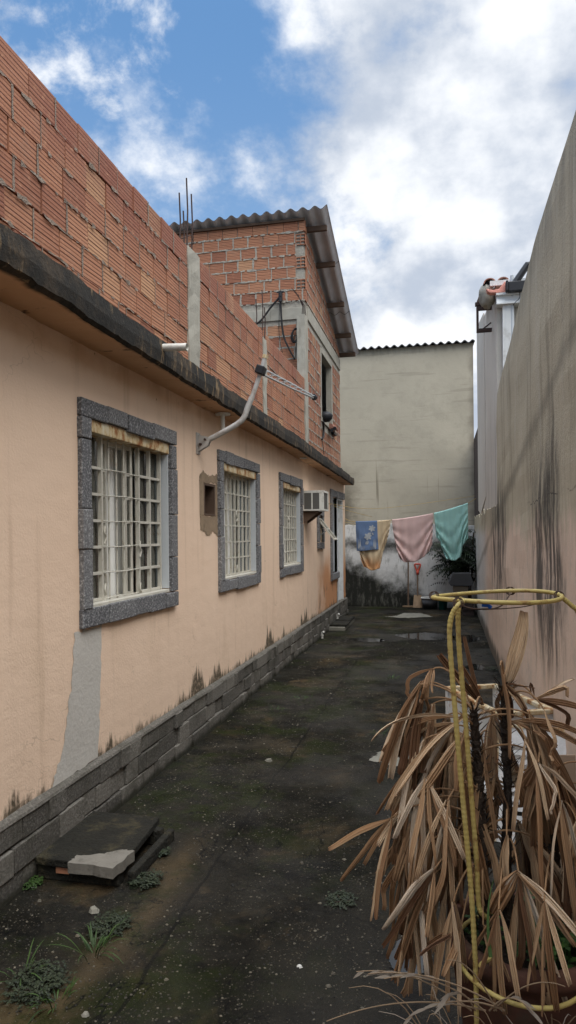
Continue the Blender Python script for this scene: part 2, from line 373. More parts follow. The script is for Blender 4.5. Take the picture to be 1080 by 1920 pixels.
def leafmat(name, a, c2):
    def fn(t, b): return dict(col=t.mix(t.attr('tint'), a, c2))
    return mat(name, fn, rough=.6)
leafmat('weed_green', (.016, .036, .008), (.045, .085, .018)); leafmat('weed_grey', (.012, .018, .009), (.035, .046, .022))
leafmat('bush_green', (.007, .012, .005), (.026, .042, .016)); leafmat('clover_green', (.015, .045, .010), (.045, .11, .018))
leafmat('pebble', (.010, .009, .007), (.135, .118, .085))
mat('puddle_water', lambda t, b: dict(bump=t.noise(6, 2), bs=.02, bd=.01), col=(.012, .0115, .010), rough=.045, spec=.6)
def f_patch(t, b):
    c = t.mix(t.noise(4, 6, .65), (.40, .375, .335), (.54, .515, .47))
    return dict(col=c, bump=t.noise(35, 5), bs=.4)
mat('cement_patch', f_patch, rough=.92)
simple('grey_mend', (.17, .158, .135), .3, 14, .92, .6, dirt=(.05, .045, .035))
simple('brown_patch', (.26, .19, .125), .35, 9, .95, .4, dirt=(.1, .08, .05))
simple('ground_patch', (.20, .19, .155), .3, 6, .8, .4, dirt=(.09, .085, .065))
simple('dark_lid', (.015, .014, .010), .7, 9, .9, 1.0, .02, dirt=(.055, .046, .024), dirt_amt=.8)
simple('roof_tile', (.33, .16, .12), .4, 9, .85, .4, dirt=(.07, .06, .055))
simple('pink_tile', (.62, .27, .21), .15, 9, .7)
simple('white_pvc', (.66, .67, .66), .10, 6, .5, .1, dirt=(.42, .41, .38))
simple('ac_case', (.58, .57, .52), .15, 9, .55, .1, dirt=(.3, .26, .2))
def f_acg(t, b):
    x, y, z = t.xyz()
    s = t.m('SINE', t.m('MULTIPLY', z, 420))
    return dict(col=t.mix(t.step(s, -.2, .4), (.035, .033, .03), (.15, .145, .13)), bump=s, bs=.3)
mat('ac_grille', f_acg, rough=.6)
simple('red_plastic', (.42, .055, .028), .2, 20, .5, .1)
simple('wood_handle', (.13, .085, .055), .35, 15, .75)
simple('shovel_steel', (.25, .17, .10), .35, 12, .65, .3, metal=.2)
simple('teal_plastic', (.02, .13, .12), .2, 6, .5, .1)
simple('grey_lid', (.085, .085, .088), .2, 8, .7, .2)
simple('tan_box', (.20, .17, .13), .2, 6, .8, .3)
simple('old_brick', (.06, .045, .04), .5, 16, .9, .6)
simple('card', (.34, .25, .17), .2, 5, .9, .2, stretch=(1, 1, .1))
simple('rope', (.42, .29, .10), .2, 30, .9)
mat('blue_plastic', col=(.02, .10, .42), rough=.4)
simple('rubber', (.02, .02, .021), .3, 15, .7)

# ------------------------------------------------------------------ mesh helpers
class MB:
    def __init__(s): s.v = []; s.f = []; s.uv = []; s.tint = []; s.mi = []
    def face(s, pts, uv=None, tint=.5, mi=0):
        b = len(s.v); s.v += [V(p) for p in pts]; s.f.append(tuple(range(b, b+len(pts))))
        s.uv.append(uv or [(0, 0)]*len(pts)); s.tint.append(tint); s.mi.append(mi)
    def faces(s, verts, faces, tint=.5, uvs=None, mi=0):
        b = len(s.v); s.v += [V(p) for p in verts]
        for f in faces:
            s.f.append(tuple(b+i for i in f)); s.uv.append([uvs[i] for i in f] if uvs else [(0, 0)]*len(f)); s.tint.append(tint); s.mi.append(mi)
    def box(s, x0, x1, y0, y1, z0, z1, M=None, tint=.5, bev=0, mi=0):
        p = [V((x, y, z)) for z in (z0, z1) for y in (y0, y1) for x in (x0, x1)]
        if M: p = [M @ q for q in p]
        s.faces(p, [(0, 2, 3, 1), (4, 5, 7, 6), (0, 1, 5, 4), (2, 6, 7, 3), (0, 4, 6, 2), (1, 3, 7, 5)], tint, mi=mi)
        return s
    def tube(s, pts, r, n=8, cap=True, tint=.5):
        pts = [V(p) for p in pts]; rr = r if isinstance(r, (list, tuple)) else [r]*len(pts)
        ref = V((0, 0, 1)); rings = []; prev = None
        for i, p in enumerate(pts):
            t = (pts[min(i+1, len(pts)-1)]-pts[max(i-1, 0)]).normalized()
            if prev is None:
                a = t.cross(ref); a = t.cross(V((1, 0, 0))) if a.length < .05 else a
            else: a = prev-t*prev.dot(t)
            a.normalize(); prev = a; b = t.cross(a)
            rings.append([p+(a*math.cos(k*2*math.pi/n)+b*math.sin(k*2*math.pi/n))*rr[i] for k in range(n)])
        vs = [q for g in rings for q in g]; fs = []
        for i in range(len(pts)-1):
            for k in range(n): fs.append((i*n+k, i*n+(k+1) % n, (i+1)*n+(k+1) % n, (i+1)*n+k))
        if cap: fs += [tuple(range(n))[::-1], tuple((len(pts)-1)*n+k for k in range(n))]
        s.faces(vs, fs, tint, uvs=[(k/n, i/len(pts)) for i in range(len(pts)) for k in range(n)])
        return s
    def lathe(s, prof, c, n=40, tint=.5):
        vs = [V((c[0]+r*math.cos(k*2*math.pi/n), c[1]+r*math.sin(k*2*math.pi/n), c[2]+z)) for r, z in prof for k in range(n)]
        fs = [(i*n+k, i*n+(k+1) % n, (i+1)*n+(k+1) % n, (i+1)*n+k) for i in range(len(prof)-1) for k in range(n)]
        s.faces(vs, fs, tint); return s
    def grid(s, P, tint=.5, uvs=True, closed=False):
        nu, nv = len(P), len(P[0]); vs = [p for row in P for p in row]
        fs = [(i*nv+j, (i+1)*nv+j, (i+1)*nv+j+1, i*nv+j+1) for i in range(nu-1) for j in range(nv-1)]
        s.faces(vs, fs, tint, uvs=[(j/(nv-1), i/(nu-1)) for i in range(nu) for j in range(nv)]); return s
    def prism(s, poly, axis, a, b, tint=.5):
        def mk(p, d):
            return V((d, p[0], p[1])) if axis == 'x' else V((p[0], d, p[1])) if axis == 'y' else V((p[0], p[1], d))
        n = len(poly); vs = [mk(p, a) for p in poly]+[mk(p, b) for p in poly]
        s.faces(vs, [tuple(range(n)), tuple(range(2*n-1, n-1, -1))]+[(i, i+n, (i+1) % n+n, (i+1) % n) for i in range(n)], tint); return s
    def build(s, name, m, parent=None, smooth=False, org=None, bevel=0, merge=False):
        me = bpy.data.meshes.new(name)
        root = parent
        while root and root.parent: root = root.parent
        off = V(root.location) if root else (V(org) if org else V((0, 0, 0)))
        me.from_pydata([tuple(p-off) for p in s.v], [], s.f)
        ul = me.uv_layers.new(name='UVMap'); fl = [c for u in s.uv for c in u]
        ul.data.foreach_set('uv', [x for c in fl for x in c])
        at = me.attributes.new('tint', 'FLOAT', 'FACE'); at.data.foreach_set('value', s.tint)
        for k in (m if isinstance(m, (list, tuple)) else [m]): me.materials.append(MATS[k])
        if isinstance(m, (list, tuple)): me.polygons.foreach_set('material_index', s.mi)
        if smooth: me.polygons.foreach_set('use_smooth', [True]*len(me.polygons))
        me.update()
        import bmesh
        bm = bmesh.new(); bm.from_mesh(me)
        if merge: bmesh.ops.remove_doubles(bm, verts=bm.verts, dist=1e-5)
        bmesh.ops.recalc_face_normals(bm, faces=bm.faces) if merge or not smooth else None
        bm.to_mesh(me); bm.free()
        o = bpy.data.objects.new(name, me); COL.objects.link(o)
        if parent: o.parent = parent
        elif org: o.location = off
        if bevel:
            bv = o.modifiers.new('bevel', 'BEVEL'); bv.width = bevel; bv.segments = 2; bv.limit_method = 'ANGLE'
        return o

def thing(name, label, cat, loc=(0, 0, 0), group=None):
    o = bpy.data.objects.new(name, None); COL.objects.link(o); o.location = loc; o.empty_display_size = .1
    return tag(o, label, cat, group)
def tag(o, label, cat, group=None, kind=None):
    o['label'] = label; o['category'] = cat
    if group: o['group'] = group
    if kind: o['kind'] = kind
    return o
def struct(o): o['kind'] = 'structure'; return o
def bez(a, b, c, n):
    return [a*(1-t)**2+b*2*t*(1-t)+c*t*t for t in [i/n for i in range(n+1)]]
def smoothpath(pts, n=6):
    pts = [V(p) for p in pts]; out = []
    for i in range(len(pts)-1):
        p0, p1, p2, p3 = pts[max(i-1, 0)], pts[i], pts[i+1], pts[min(i+2, len(pts)-1)]
        for k in range(n):
            t = k/n; out.append(.5*((2*p1)+(p2-p0)*t+(2*p0-5*p1+4*p2-p3)*t*t+(3*p1-p0-3*p2+p3)*t**3))
    return out+[pts[-1]]
def blob_poly(pts, jit, sub=6, seed=1):
    """ragged closed outline from a few corner points (2-D)"""
    r = random.Random(seed); out = []
    for i, p in enumerate(pts):
        q = pts[(i+1) % len(pts)]
        for k in range(sub):
            t = k/sub; out.append((p[0]+(q[0]-p[0])*t+r.uniform(-jit, jit), p[1]+(q[1]-p[1])*t+r.uniform(-jit, jit)))
    return out

# ------------------------------------------------------------------ brickwork
def brickwork(bk, mo, P, u0, u1, z0, courses, pitch, length, gap=.012, top=None, holes=(), seed=1, smear=.4, depth=.06, jit=.004, prouds=.006):
    """P(u, z, d) -> world point, d = outward offset. Adds bricks to bk and mortar to mo."""
    r = random.Random(seed)
    def free(a, b, za, zb):
        segs = [(a, b)]
        for (ha, hb, hz0, hz1) in holes:
            if zb <= hz0+.02 or za >= hz1-.02: continue
            ns = []
            for (p, q) in segs:
                if q <= ha or p >= hb: ns.append((p, q)); continue
                if ha-p > .04: ns.append((p, ha))
                if q-hb > .04: ns.append((hb, q))
            segs = ns
        return segs
    for c in range(courses):
        za = z0+c*pitch; zb = za+pitch-gap
        u = u0-(length*r.uniform(.4, .6) if c % 2 else 0)-r.uniform(0, .03)
        drift = r.uniform(-.003, .003)
        while u < u1-.03:
            L = length*(r.choice([1, 1, 1, 1, 1, .96, 1.03]))
            if r.random() < .04: L *= .5
            g = gap*r.uniform(.6, 1.7)
            for a, b in free(max(u, u0), min(u+L-g, u1), za, zb):
                if b-a < .025: continue
                j = [r.uniform(-jit, jit) for _ in range(4)]; d = r.uniform(-.002, prouds)
                zs = [za+drift+j[0], za+drift+j[1], zb+drift+j[2], zb+drift+j[3]]
                if top:
                    zs[3] = min(zs[3], top(a)); zs[2] = min(zs[2], top(b))
                    if zs[3]-zs[0] < .015 or zs[2]-zs[1] < .015: continue
                tl = min(1, max(0, r.gauss(.5, .13))); tl = r.uniform(.85, 1) if r.random() < .06 else tl
                if r.random() < .07: tl = r.uniform(.05, .25)
                fr = [P(a, zs[0], d), P(b, zs[1], d+r.uniform(-.002, .002)), P(b, zs[2], d), P(a, zs[3], d)]
                bkp = [P(a, zs[0], d-depth), P(b, zs[1], d-depth), P(b, zs[2], d-depth), P(a, zs[3], d-depth)]
                uv = [(a, 0), (b, 0), (b, 1), (a, 1)]
                bk.face(fr, uv, tl)
                for i in range(4):
                    k = (i+1) % 4; bk.face([fr[k], fr[i], bkp[i], bkp[k]], [(0, .5)]*4, tl*.8)
                # vertical joint smear
                if smear and r.random() < smear*1.3 and b < u1-.05:
                    n = 5; w = r.uniform(.6, 1.0)*g+r.uniform(0, .02)*smear; L0 = [];  L1 = []
                    for i in range(n+1):
                        zz = za-gap*.3+(zb-za+gap*.6)*i/n; m_ = b+g/2
                        L0.append(P(m_-w*r.uniform(.3, .9), zz, d+.003)); L1.append(P(m_+w*r.uniform(.3, .9), zz, d+.003))
                    if not top or zb < top(b)-.02:
                        for i in range(n): mo.face([L0[i], L1[i], L1[i+1], L0[i+1]])
            u += L
        # bed joint squeezed out irregularly
        if smear:
            zz = za-gap/2
            for a, b in free(u0, u1, za-.01, za+.01):
                u = a; pa = None
                while u < b:
                    skip = r.random() > .35+smear*.65
                    h = r.uniform(.3, 1.0)*gap*(.6+smear)+(.018*r.random()**3 if smear > .3 else 0); dz = r.uniform(-.004, .004)
                    if top and zz+h > top(u)-.01: break
                    pb = (P(u, zz-h*.7+dz, .007+r.uniform(0, .006)), P(u, zz+h*.7+dz, .007+r.uniform(0, .005)))
                    if pa and not skip: mo.face([pa[0], pb[0], pb[1], pa[1]])
                    pa = pb; u += r.uniform(.02, .045)

# ================================================================== SETTING
g = MB(); S = 300
g.face([(-S, -S, 0), (S, -S, 0), (S, S, 0), (-S, S, 0)])
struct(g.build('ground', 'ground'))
def flat(name, corners, mtl, z, jit, seed, sub=8):
    p = MB(); p.face([(a, b, z) for a, b in blob_poly(corners, jit, sub, seed)]); return struct(p.build(name, mtl))
def ell(cx, cy, rx, ry, n=9, seed=0):
    r = random.Random(seed); return [(cx+rx*math.cos(i*2*math.pi/n)*r.uniform(.75, 1.1), cy+ry*math.sin(i*2*math.pi/n)*r.uniform(.75, 1.1)) for i in range(n)]
flat('puddle', ell(-.25, 11.75, .52, .42, 11, 3), 'puddle_water', .004, .03, 3)
flat('puddle', ell(.36, 11.6, .26, .5, 9, 8), 'puddle_water', .004, .03, 8)
flat('puddle', ell(-1.2, 11.2, .30, .24, 9, 4), 'puddle_water', .004, .03, 4)
flat('puddle', ell(.38, 9.1, .12, .22, 8, 5), 'puddle_water', .004, .015, 5)
flat('puddle', ell(-.15, 2.82, .075, .15, 18, 6), 'puddle_water', .004, .002, 6)
flat('cement_patch', [(-1.25, 14.35), (-.95, 14.6), (-.82, 15.15), (-.5, 15.15), (-.22, 14.55), (-.7, 14.25)], 'ground_patch', .004, .04, 2)
flat('cement_patch', [(-.56, 5.25), (-.50, 5.42), (-.30, 5.5), (-.05, 5.45), (-.1, 5.15), (-.38, 5.1)], 'ground_patch', .004, .025, 5)

# ================================================================== HOUSE ON THE LEFT
XW = -2.03
house = thing('house', 'long peach single storey house with raw brick parapet and upper room', 'house', (-2.03, 6.0, 0))
def opening_list():
    o = []
    for y0 in (3.60, 6.11, 8.58): o.append((y0+.115, y0+1.335, 1.28, 2.40))
    o.append((5.74, 6.04, 1.885, 2.17)); o.append((11.40, 11.77, 1.58, 2.03))
    o.append((12.82, 13.52, .98, 2.42)); o.append((13.52, 14.30, .33, 2.42))
    return o
OPEN = opening_list()
w = MB()
ys = sorted({-4.0, 14.70, *[a for o in OPEN for a in o[:2]]}); zs = sorted({.0, 2.83, *[a for o in OPEN for a in o[2:]]})
for i in range(len(ys)-1):
    for j in range(len(zs)-1):
        cy, cz = (ys[i]+ys[i+1])/2, (zs[j]+zs[j+1])/2
        if any(a < cy < b and c < cz < d for a, b, c, d in OPEN): continue
        w.face([(XW, ys[i], zs[j]), (XW, ys[i+1], zs[j]), (XW, ys[i+1], zs[j+1]), (XW, ys[i], zs[j+1])])
for a, b, c, d in OPEN:
    q = XW-.16
    for p0, p1 in (((a, c), (b, c)), ((b, c), (b, d)), ((b, d), (a, d)), ((a, d), (a, c))):
        if (a, b, c, d) == OPEN[-1] and p0[0] == a and p1[0] == a and False: continue
        w.face([(XW, *p0), (XW, *p1), (q, *p1), (q, *p0)])
for x0 in (-7.0,):
    w.face([(XW, 14.70, 0), (XW, 14.70, 2.83), (x0, 14.70, 2.83), (x0, 14.70, 0)]); w.face([(XW, -4, 0), (XW, -4, 2.83), (x0, -4, 2.83), (x0, -4, 0)])
    w.face([(x0, -4, 0), (x0, 14.7, 0), (x0, 14.7, 2.83), (x0, -4, 2.83)])
w.build('wall', 'stucco', house)
# interior lining so that rooms are dark
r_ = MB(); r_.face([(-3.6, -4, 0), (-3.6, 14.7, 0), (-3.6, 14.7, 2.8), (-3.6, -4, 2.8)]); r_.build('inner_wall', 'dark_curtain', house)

# slab with overhang, ragged outer edge
sl = MB(); sf = MB(); n = 420; rows = []
for i in range(n+1):
    y = -4+(14.55+4)*i/n
    e = noise.noise(V((y*1.3, 0, 0)))*.018; e2 = noise.noise(V((y*3.1, 5, 0)))*.016+noise.noise(V((y*11, 9, 0)))*.012+noise.noise(V((y*27, 9, 4)))*.010
    e += .030-.020*min(3.2, max(0, y-2.6))
    b0 = 2.815-.07*max(0, (y-9)/5.5)
    tp = 2.985+noise.noise(V((y*2.3, 2, 0)))*.018-.10*max(0, (y-9)/5.5)
    rows.append([V((-2.5, y, b0+.012)), V((-1.80+e, y, b0+e2*.6)), V((-1.772+e, y, b0+e2+.015)), V((-1.766+e, y, (b0+tp)/2)), V((-1.775+e, y, tp+e2)), V((-1.80+e, y, tp+.012)), V((-2.6, y, tp+.02))])
for i in range(n):
    for j in range(6):
        q = [rows[i][j], rows[i+1][j], rows[i+1][j+1], rows[i][j+1]]
        (sf if j == 0 else sl).face(q)
sl.face(rows[-1]); sl.face(rows[0][::-1])
sl.box(-7.0, -2.5, -4, 14.55, 2.84, 2.95)
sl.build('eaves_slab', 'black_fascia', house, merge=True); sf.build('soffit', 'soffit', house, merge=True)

# stone plinth: three ragged courses
pl = MB(); rr = random.Random(11)
for c, (za, zb) in enumerate(((-.02, .105), (.11, .235), (.24, .358))):
    y = -4.0+c*.13
    while y < 14.72:
        L = rr.choice([rr.uniform(.10, .2), rr.uniform(.18, .42)]); y2 = min(y+L, 14.73)
        d = -1.995+rr.uniform(-.014, .014)+(.004 if c == 0 else 0)
        if y2-y > .03: pl.box(-2.10, d, y+.003, y2-.003, za+rr.uniform(-.004, .006), zb-rr.uniform(-.003, .007), tint=rr.random())
        y = y2
pl.build('plinth', 'plinth_stone', house, bevel=.004)
cp = MB(); rows = []
for i in range(161):
    y = -4+18.7*i/160; e = noise.noise(V((y*4, 1, 1)))*.008
    rows.append([V((-2.04, y, .385+e)), V((-1.998+e, y, .366+e*.5)), V((-1.992+e, y, .352))])
for i in range(160):
    for j in range(2): cp.face([rows[i][j], rows[i+1][j], rows[i+1][j+1], rows[i][j+1]])
cp.build('plinth_fillet', 'plinth_stone', house)

# cement repairs on the wall
def wall_patch(pts, mtl, seed, jit=.012, name='cement_repair', x=XW+.003):
    p = MB(); pp = blob_poly(pts, jit, 8, seed); p.face([(x, a, b) for a, b in pp]); return p.build(name, mtl, house)
wall_patch([(3.545, 1.165), (3.86, 1.165), (3.84, .8), (3.80, .375), (3.30, .375), (3.42, .58), (3.50, .85)], 'cement_patch', 3)
for k, q in enumerate(([(5.63, 2.175), (5.63, 2.22), (5.72, 2.27), (5.88, 2.24), (6.108, 2.27), (6.108, 2.175)], [(5.63, 1.88), (5.64, 1.76), (5.86, 1.70), (5.98, 1.75), (6.108, 1.70), (6.108, 1.88)])):
    wall_patch(q, 'brown_patch', 9+k, .010)
wall_patch([(5.63, 1.882), (5.737, 1.882), (5.737, 2.173), (5.63, 2.173)], 'brown_patch', 19, .0); wall_patch([(6.043, 1.882), (6.108, 1.882), (6.108, 2.173), (6.043, 2.173)], 'brown_patch', 20, .0)

# ---- windows
def stone_frame(parent, y0, y1, z0, z1, wd, seed, sides='lrtb', proud=.032):
    s = MB(); r = random.Random(seed); x0, x1 = XW-.01, XW+proud
    def rag(a): return a+r.uniform(-.009, .009)
    def seg(horizontal, a, b, lo, hi):
        p = a
        while p < b-.02:
            q = min(b, p+r.uniform(.22, .42)); q = b if b-q < .1 else q
            xo = x1+r.uniform(-.006, .006); tt = r.random()**1.5
            if horizontal: s.box(x0, xo, p+.002, q-.002, rag(lo), rag(hi), tint=tt)
            else: s.box(x0, xo, rag(lo), rag(hi), p+.002, q-.002, tint=tt)
            p = q
    if 't' in sides: seg(True, y0, y1, z1-wd, z1)
    if 'b' in sides: seg(True, y0, y1, z0, z0+wd)
    if 'l' in sides: seg(False, z0+(wd if 'b' in sides else 0), z1-wd, y0, y0+wd)
    if 'r' in sides: seg(False, z0+(wd if 'b' in sides else 0), z1-wd, y1-wd, y1)
    return s.build('stone_surround', 'granite', parent, bevel=.006)
def bar(m, y0, y1, z0, z1, x0, x1): m.box(x0, x1, y0, y1, z0, z1)
def pane_(o, *q):
    m = MB(); m.box(*q); m.build('pane', 'window_glass', o)
def window(yo, style, seed):
    r = random.Random(seed)
    a, b, c, d = yo+.115, yo+1.335, 1.28, 2.40
    fr = MB(); xi = XW-.115
    for q in ((a, a+.03, c, d), (b-.03, b, c, d)): fr.box(xi-.03, xi+.02, *q)
    fr.box(xi-.03, xi+.025, a+.03, b-.03, c, c+.03); fr.box(xi-.03, xi+.02, a+.03, b-.03, d-.10, d-.07)
    o = fr.build('window', 'white_paint', house)
    stone_frame(o, yo, yo+1.45, 1.17, 2.51, .113, seed)
    lt = MB(); lt.box(XW-.155, XW+.012, a+.002, b-.002, d-.075, d-.002); lt.build('lintel_box', 'rusty_white', o, bevel=.004)
    jb = MB(); jb.box(XW-.15, XW+.004, b-.014, b-.002, c+.03, d-.08); jb.build('jamb_lining', 'grey_paint', o)
    sl = MB(); sl.box(XW-.15, XW+.012, a+.004, b-.016, c+.002, c+.024); sl.build('inner_sill', 'white_paint', o, bevel=.003)
    gr = MB(); xg = XW-.055
    rowz = [c+.035+(d-.11-c-.035)*k/6 for k in range(7)]
    if style == 0:
        yl, yr = a+.26, b-.42
        for y_ in (a+.045, yl, yr, b-.235, b-.045): gr.box(xg-.013, xg+.013, y_-.009, y_+.009, c+.024, d-.075)
        for z_ in rowz[:-1]:
            for p, q in ((a+.03, yl), (yr, b-.03)): gr.box(xg-.016, xg+.010, p, q, z_-.0085, z_+.0085)
        mid = [yl+(yr-yl)*k/5 for k in range(1, 5)]
        for y_ in mid: gr.tube([(xg, y_, c+.02), (xg, y_, d-.075)], .0065, 6)
        for k, z_ in enumerate(rowz[:-1]):
            gr.tube([(xg+.012, yl+(yr-yl)*i/6, z_+.003*math.sin(i*1.1+k)) for i in range(7)], .0045, 6)
        # opened sashes behind the grille
        for p, q in ((yl+.03, yl+.13), (yr-.12, yr-.03)):
            for y_ in (p, q): gr.box(xg-.055, xg-.03, y_-.012, y_+.012, c+.03, d-.10)
            for z_ in rowz[:-1]: gr.box(xg-.055, xg-.032, p, q, z_-.009, z_+.009)
            pane_(o, xg-.046, xg-.043, p, q, c+.03, d-.1)
        for p, q in ((a+.03, yl), (yr, b-.03)): gl = pane_(o, xg-.028, xg-.024, p, q, c+.03, d-.08)
        # scroll ornaments
        for y_, z_ in ((yl+.012, 1.72), (yr-.012, 1.62), (yl+.012, 1.36), (yr-.012, 1.33)):
            gr.tube(smoothpath([(xg+.018, y_, z_-.06), (xg+.022, y_+.014, z_-.02), (xg+.022, y_-.006, z_+.01), (xg+.018, y_+.008, z_+.05)], 5), .006, 6)
    else:
        N = 9
        for k in range(N):
            y_ = a+.045+(b-a-.09)*k/(N-1); t = .008 if k in (0, 2, 5, 8) else .0055
            gr.box(xg-.010, xg+.010, y_-t, y_+t, c+.024, d-.075)
        for z_ in rowz[:-1]: gr.box(xg-.015, xg+.004, a+.03, b-.03, z_-.007, z_+.007)
        for y_ in (a+.62,):
            for z0 in (c+.06, c+.62): gr.tube(smoothpath([(xg+.018, y_, z0-.05), (xg+.02, y_+.02, z0-.015), (xg+.02, y_-.012, z0+.015), (xg+.018, y_+.006, z0+.06)], 4), .006, 6)
        pane_(o, xg-.045, xg-.041, a+.03, a+.33, c+.03, d-.08); pane_(o, xg-.045, xg-.041, b-.36, b-.03, c+.03, d-.08)
    gr.build('grille', 'white_paint', o)
    return o
def curtain(y0, y1, z0, z1, x, amp, k, seed, m, name, label, thin=.0):
    r = random.Random(seed); P = []
    for i in range(int((y1-y0)/.008)+1):
        y = y0+i*.008; f = math.sin(y*k+math.sin(y*7+seed)*1.4)*amp+noise.noise(V((y*6, seed, 0)))*amp
        P.append([V((x+f*(.5+.5*v/8), y, z1+(z0-z1)*v/8)) for v in range(9)])
    c = MB(); c.grid(P); o = c.build(name, m, None, smooth=True, org=(x, (y0+y1)/2, z0)); return tag(o, label, 'curtain')
for k, yo in enumerate((3.60, 6.11, 8.58)): window(yo, min(k, 1), 30+k)
curtain(4.03, 4.66, 1.30, 2.34, -2.21, .020, 42, 1, 'lace_curtain', 'curtain', 'white lace curtain hanging behind the nearest and largest looking barred window')
curtain(3.70, 4.95, 1.30, 2.34, -2.31, .02, 30, 5, 'dark_curtain', 'curtain', 'dark drape behind the white lace curtain of the nearest window')
curtain(6.22, 7.48, 1.30, 2.36, -2.21, .020, 38, 2, 'lace_curtain', 'curtain', 'pale curtain behind the middle barred window, right of the small hatch')
curtain(8.70, 9.95, 1.30, 2.36, -2.21, .020, 40, 3, 'lace_curtain', 'curtain', 'pale curtain behind the barred window left of the air conditioner')

# small boarded hatch
ht = MB()
for y_ in (5.74, 6.02): ht.box(XW-.10, XW+.004, y_, y_+.022, 1.885, 2.17)
ht.box(XW-.10, XW+.004, 5.762, 6.02, 2.148, 2.17); ht.box(XW-.10, XW+.006, 5.762, 6.02, 1.885, 1.90)
ho = ht.build('hatch', 'old_timber', house)
bd = MB()
for k in range(5): bd.box(XW-.13, XW-.115+.004*(k % 2), 5.77+.05*k, 5.77+.05*k+.044, 1.90, 2.148)
bd.build('board', 'old_timber', ho)

# small tilting window by the door, open
aw = MB()
for q in ((11.40, 11.425, 1.58, 2.03), (11.745, 11.77, 1.58, 2.03), (11.425, 11.745, 1.58, 1.605), (11.425, 11.745, 2.005, 2.03)): aw.box(XW-.08, XW-.02, *q)
awo = aw.build('tilting_window', 'white_paint', house)
stone_frame(awo, 11.29, 11.88, 1.47, 2.14, .11, 77)
ss = MB(); M = Matrix.Translation((XW-.01, 11.585, 1.98)) @ Matrix.Rotation(rad(-38), 4, 'Y')
for q in ((-.155, -.13, -.46, 0), (.13, .155, -.46, 0), (-.13, .13, -.46, -.435), (-.13, .13, -.025, 0), (-.13, .13, -.24, -.225)): ss.box(-.012, .012, *q, M=M)
sso = ss.build('sash', 'white_paint', awo)
gp = MB(); gp.box(-.003, .003, -.13, .13, -.435, -.025, M=M); gp.build('pane', 'window_glass', awo)
st = MB(); st.tube([V((XW-.03, 11.46, 1.66)), M @ V((-.012, -.13, -.25))], .008, 6); st.build('stay', 'galvanised', awo)

# doorway group: window light with curtain, white door
dw = MB()
for q in ((12.82, 12.85, .98, 2.42), (13.50, 13.54, .98, 2.42)): dw.box(XW-.10, XW-.05, *q)
dw.box(XW-.10, XW-.05, 12.85, 13.50, 2.39, 2.42)
dwo = dw.build('side_window', 'grey_paint', house)
stone_frame(dwo, 12.68, 14.44, .84, 2.56, .135, 50, 'lt')
sb = MB(); sb.box(XW-.12, XW+.045, 12.68, 13.56, .86, .98); sb.build('sill', 'granite', dwo, bevel=.006)
dr = MB(); dr.box(XW-.13, XW-.085, 13.545, 14.28, .345, 2.40)
dro = dr.build('door', 'white_pvc', house)
pn = MB()
for za, zb in ((.42, .98), (1.04, 1.62), (1.70, 2.32)): pn.box(XW-.085, XW-.068, 13.63, 14.20, za, zb)
pn.build('door_panel', 'grey_paint', dro, bevel=.008)
jb = MB()
for q in ((14.28, 14.298, .335, 2.418), (13.525, 13.543, .335, 2.418)): jb.box(XW-.15, XW+.01, *q)
jb.box(XW-.15, XW+.01, 13.543, 14.28, 2.402, 2.418); jb.build('door_frame', 'white_pvc', dro)
hd = MB(); hd.tube([(XW-.085, 13.66, 1.35), (XW-.04, 13.66, 1.35), (XW-.04, 13.76, 1.35)], .009, 6); hd.build('handle', 'galvanised', dro)
curtain(12.86, 13.36, 1.0, 1.95, -2.10, .018, 40, 8, 'purple_curtain', 'curtain', 'mauve curtain hanging in the dark opening beside the white door')

# ---- brick parapet, columns
XP = -1.895
bk, mo = MB(), MB()
brickwork(bk, mo, lambda u, z, d: V((XP+d, u, z)), -1.5, 9.86, 2.955, 6, .1625, .228, .007, seed=4, smear=.36, jit=.003,
          holes=[(5.02, 5.27, 0, 9), (7.30, 7.45, 0, 9), (9.66, 9.86, 0, 9)])
mo.box(XP-.09, XP-.011, -1.5, 9.86, 2.96, 3.90)
par = bk.build('parapet', 'brick', house); mo.build('mortar', 'dull_mortar', par)
def column(y0, y1, z0, z1, x0, x1, seed, name='concrete_column'):
    r = random.Random(seed); P = []
    for i in range(13):
        z = z0+(z1-z0)*i/12; j = lambda: r.uniform(-.009, .009)
        P.append([V((x0, y0, z)), V((x1+j()*.6, y0+j(), z)), V((x1+j()*.6, (y0+y1)/2, z)), V((x1+j()*.6, y1+j(), z)), V((x0, y1, z))])
    c = MB(); c.grid(P); c.face(P[-1][::-1]); return c.build(name, 'concrete', house)
c1 = column(5.02, 5.27, 2.96, 3.93, XP-.12, XP+.016, 1)
c2 = column(7.30, 7.45, 2.96, 3.86, XP-.12, XP+.012, 2)
c3 = column(9.66, 9.88, 2.90, 4.84, XP-.10, XP+.014, 3)
def rebar(parent, pts, r=.006):
    m = MB(); m.tube(pts, r, 6); return m.build('rebar', 'rebar_rust', parent)
for y_, x_, h in ((5.07, -1.91, .54), (5.12, -1.99, .46), (5.20, -1.92, .48), (5.23, -2.0, .37)):
    rebar(c1, [(x_, y_, 3.9), (x_+.006, y_+.01, 3.9+h*.6), (x_+.004, y_-.004, 3.93+h)])
hoop = MB(); hoop.tube(smoothpath([(-1.905, 5.07, 4.02), (-1.905, 5.15, 4.06), (-1.91, 5.21, 4.02), (-1.99, 5.2, 3.99), (-1.98, 5.08, 4.0), (-1.905, 5.07, 4.02)], 5), .003, 5); hoop.build('stirrup', 'rebar_rust', c1)
for y_, x_, h in ((7.32, -1.90, .52), (7.36, -1.98, .44), (7.42, -1.90, .36)):
    rebar(c2, [(x_, y_, 3.84), (x_+.01, y_+.006, 3.86+h*.6), (x_+.004, y_, 3.86+h)])

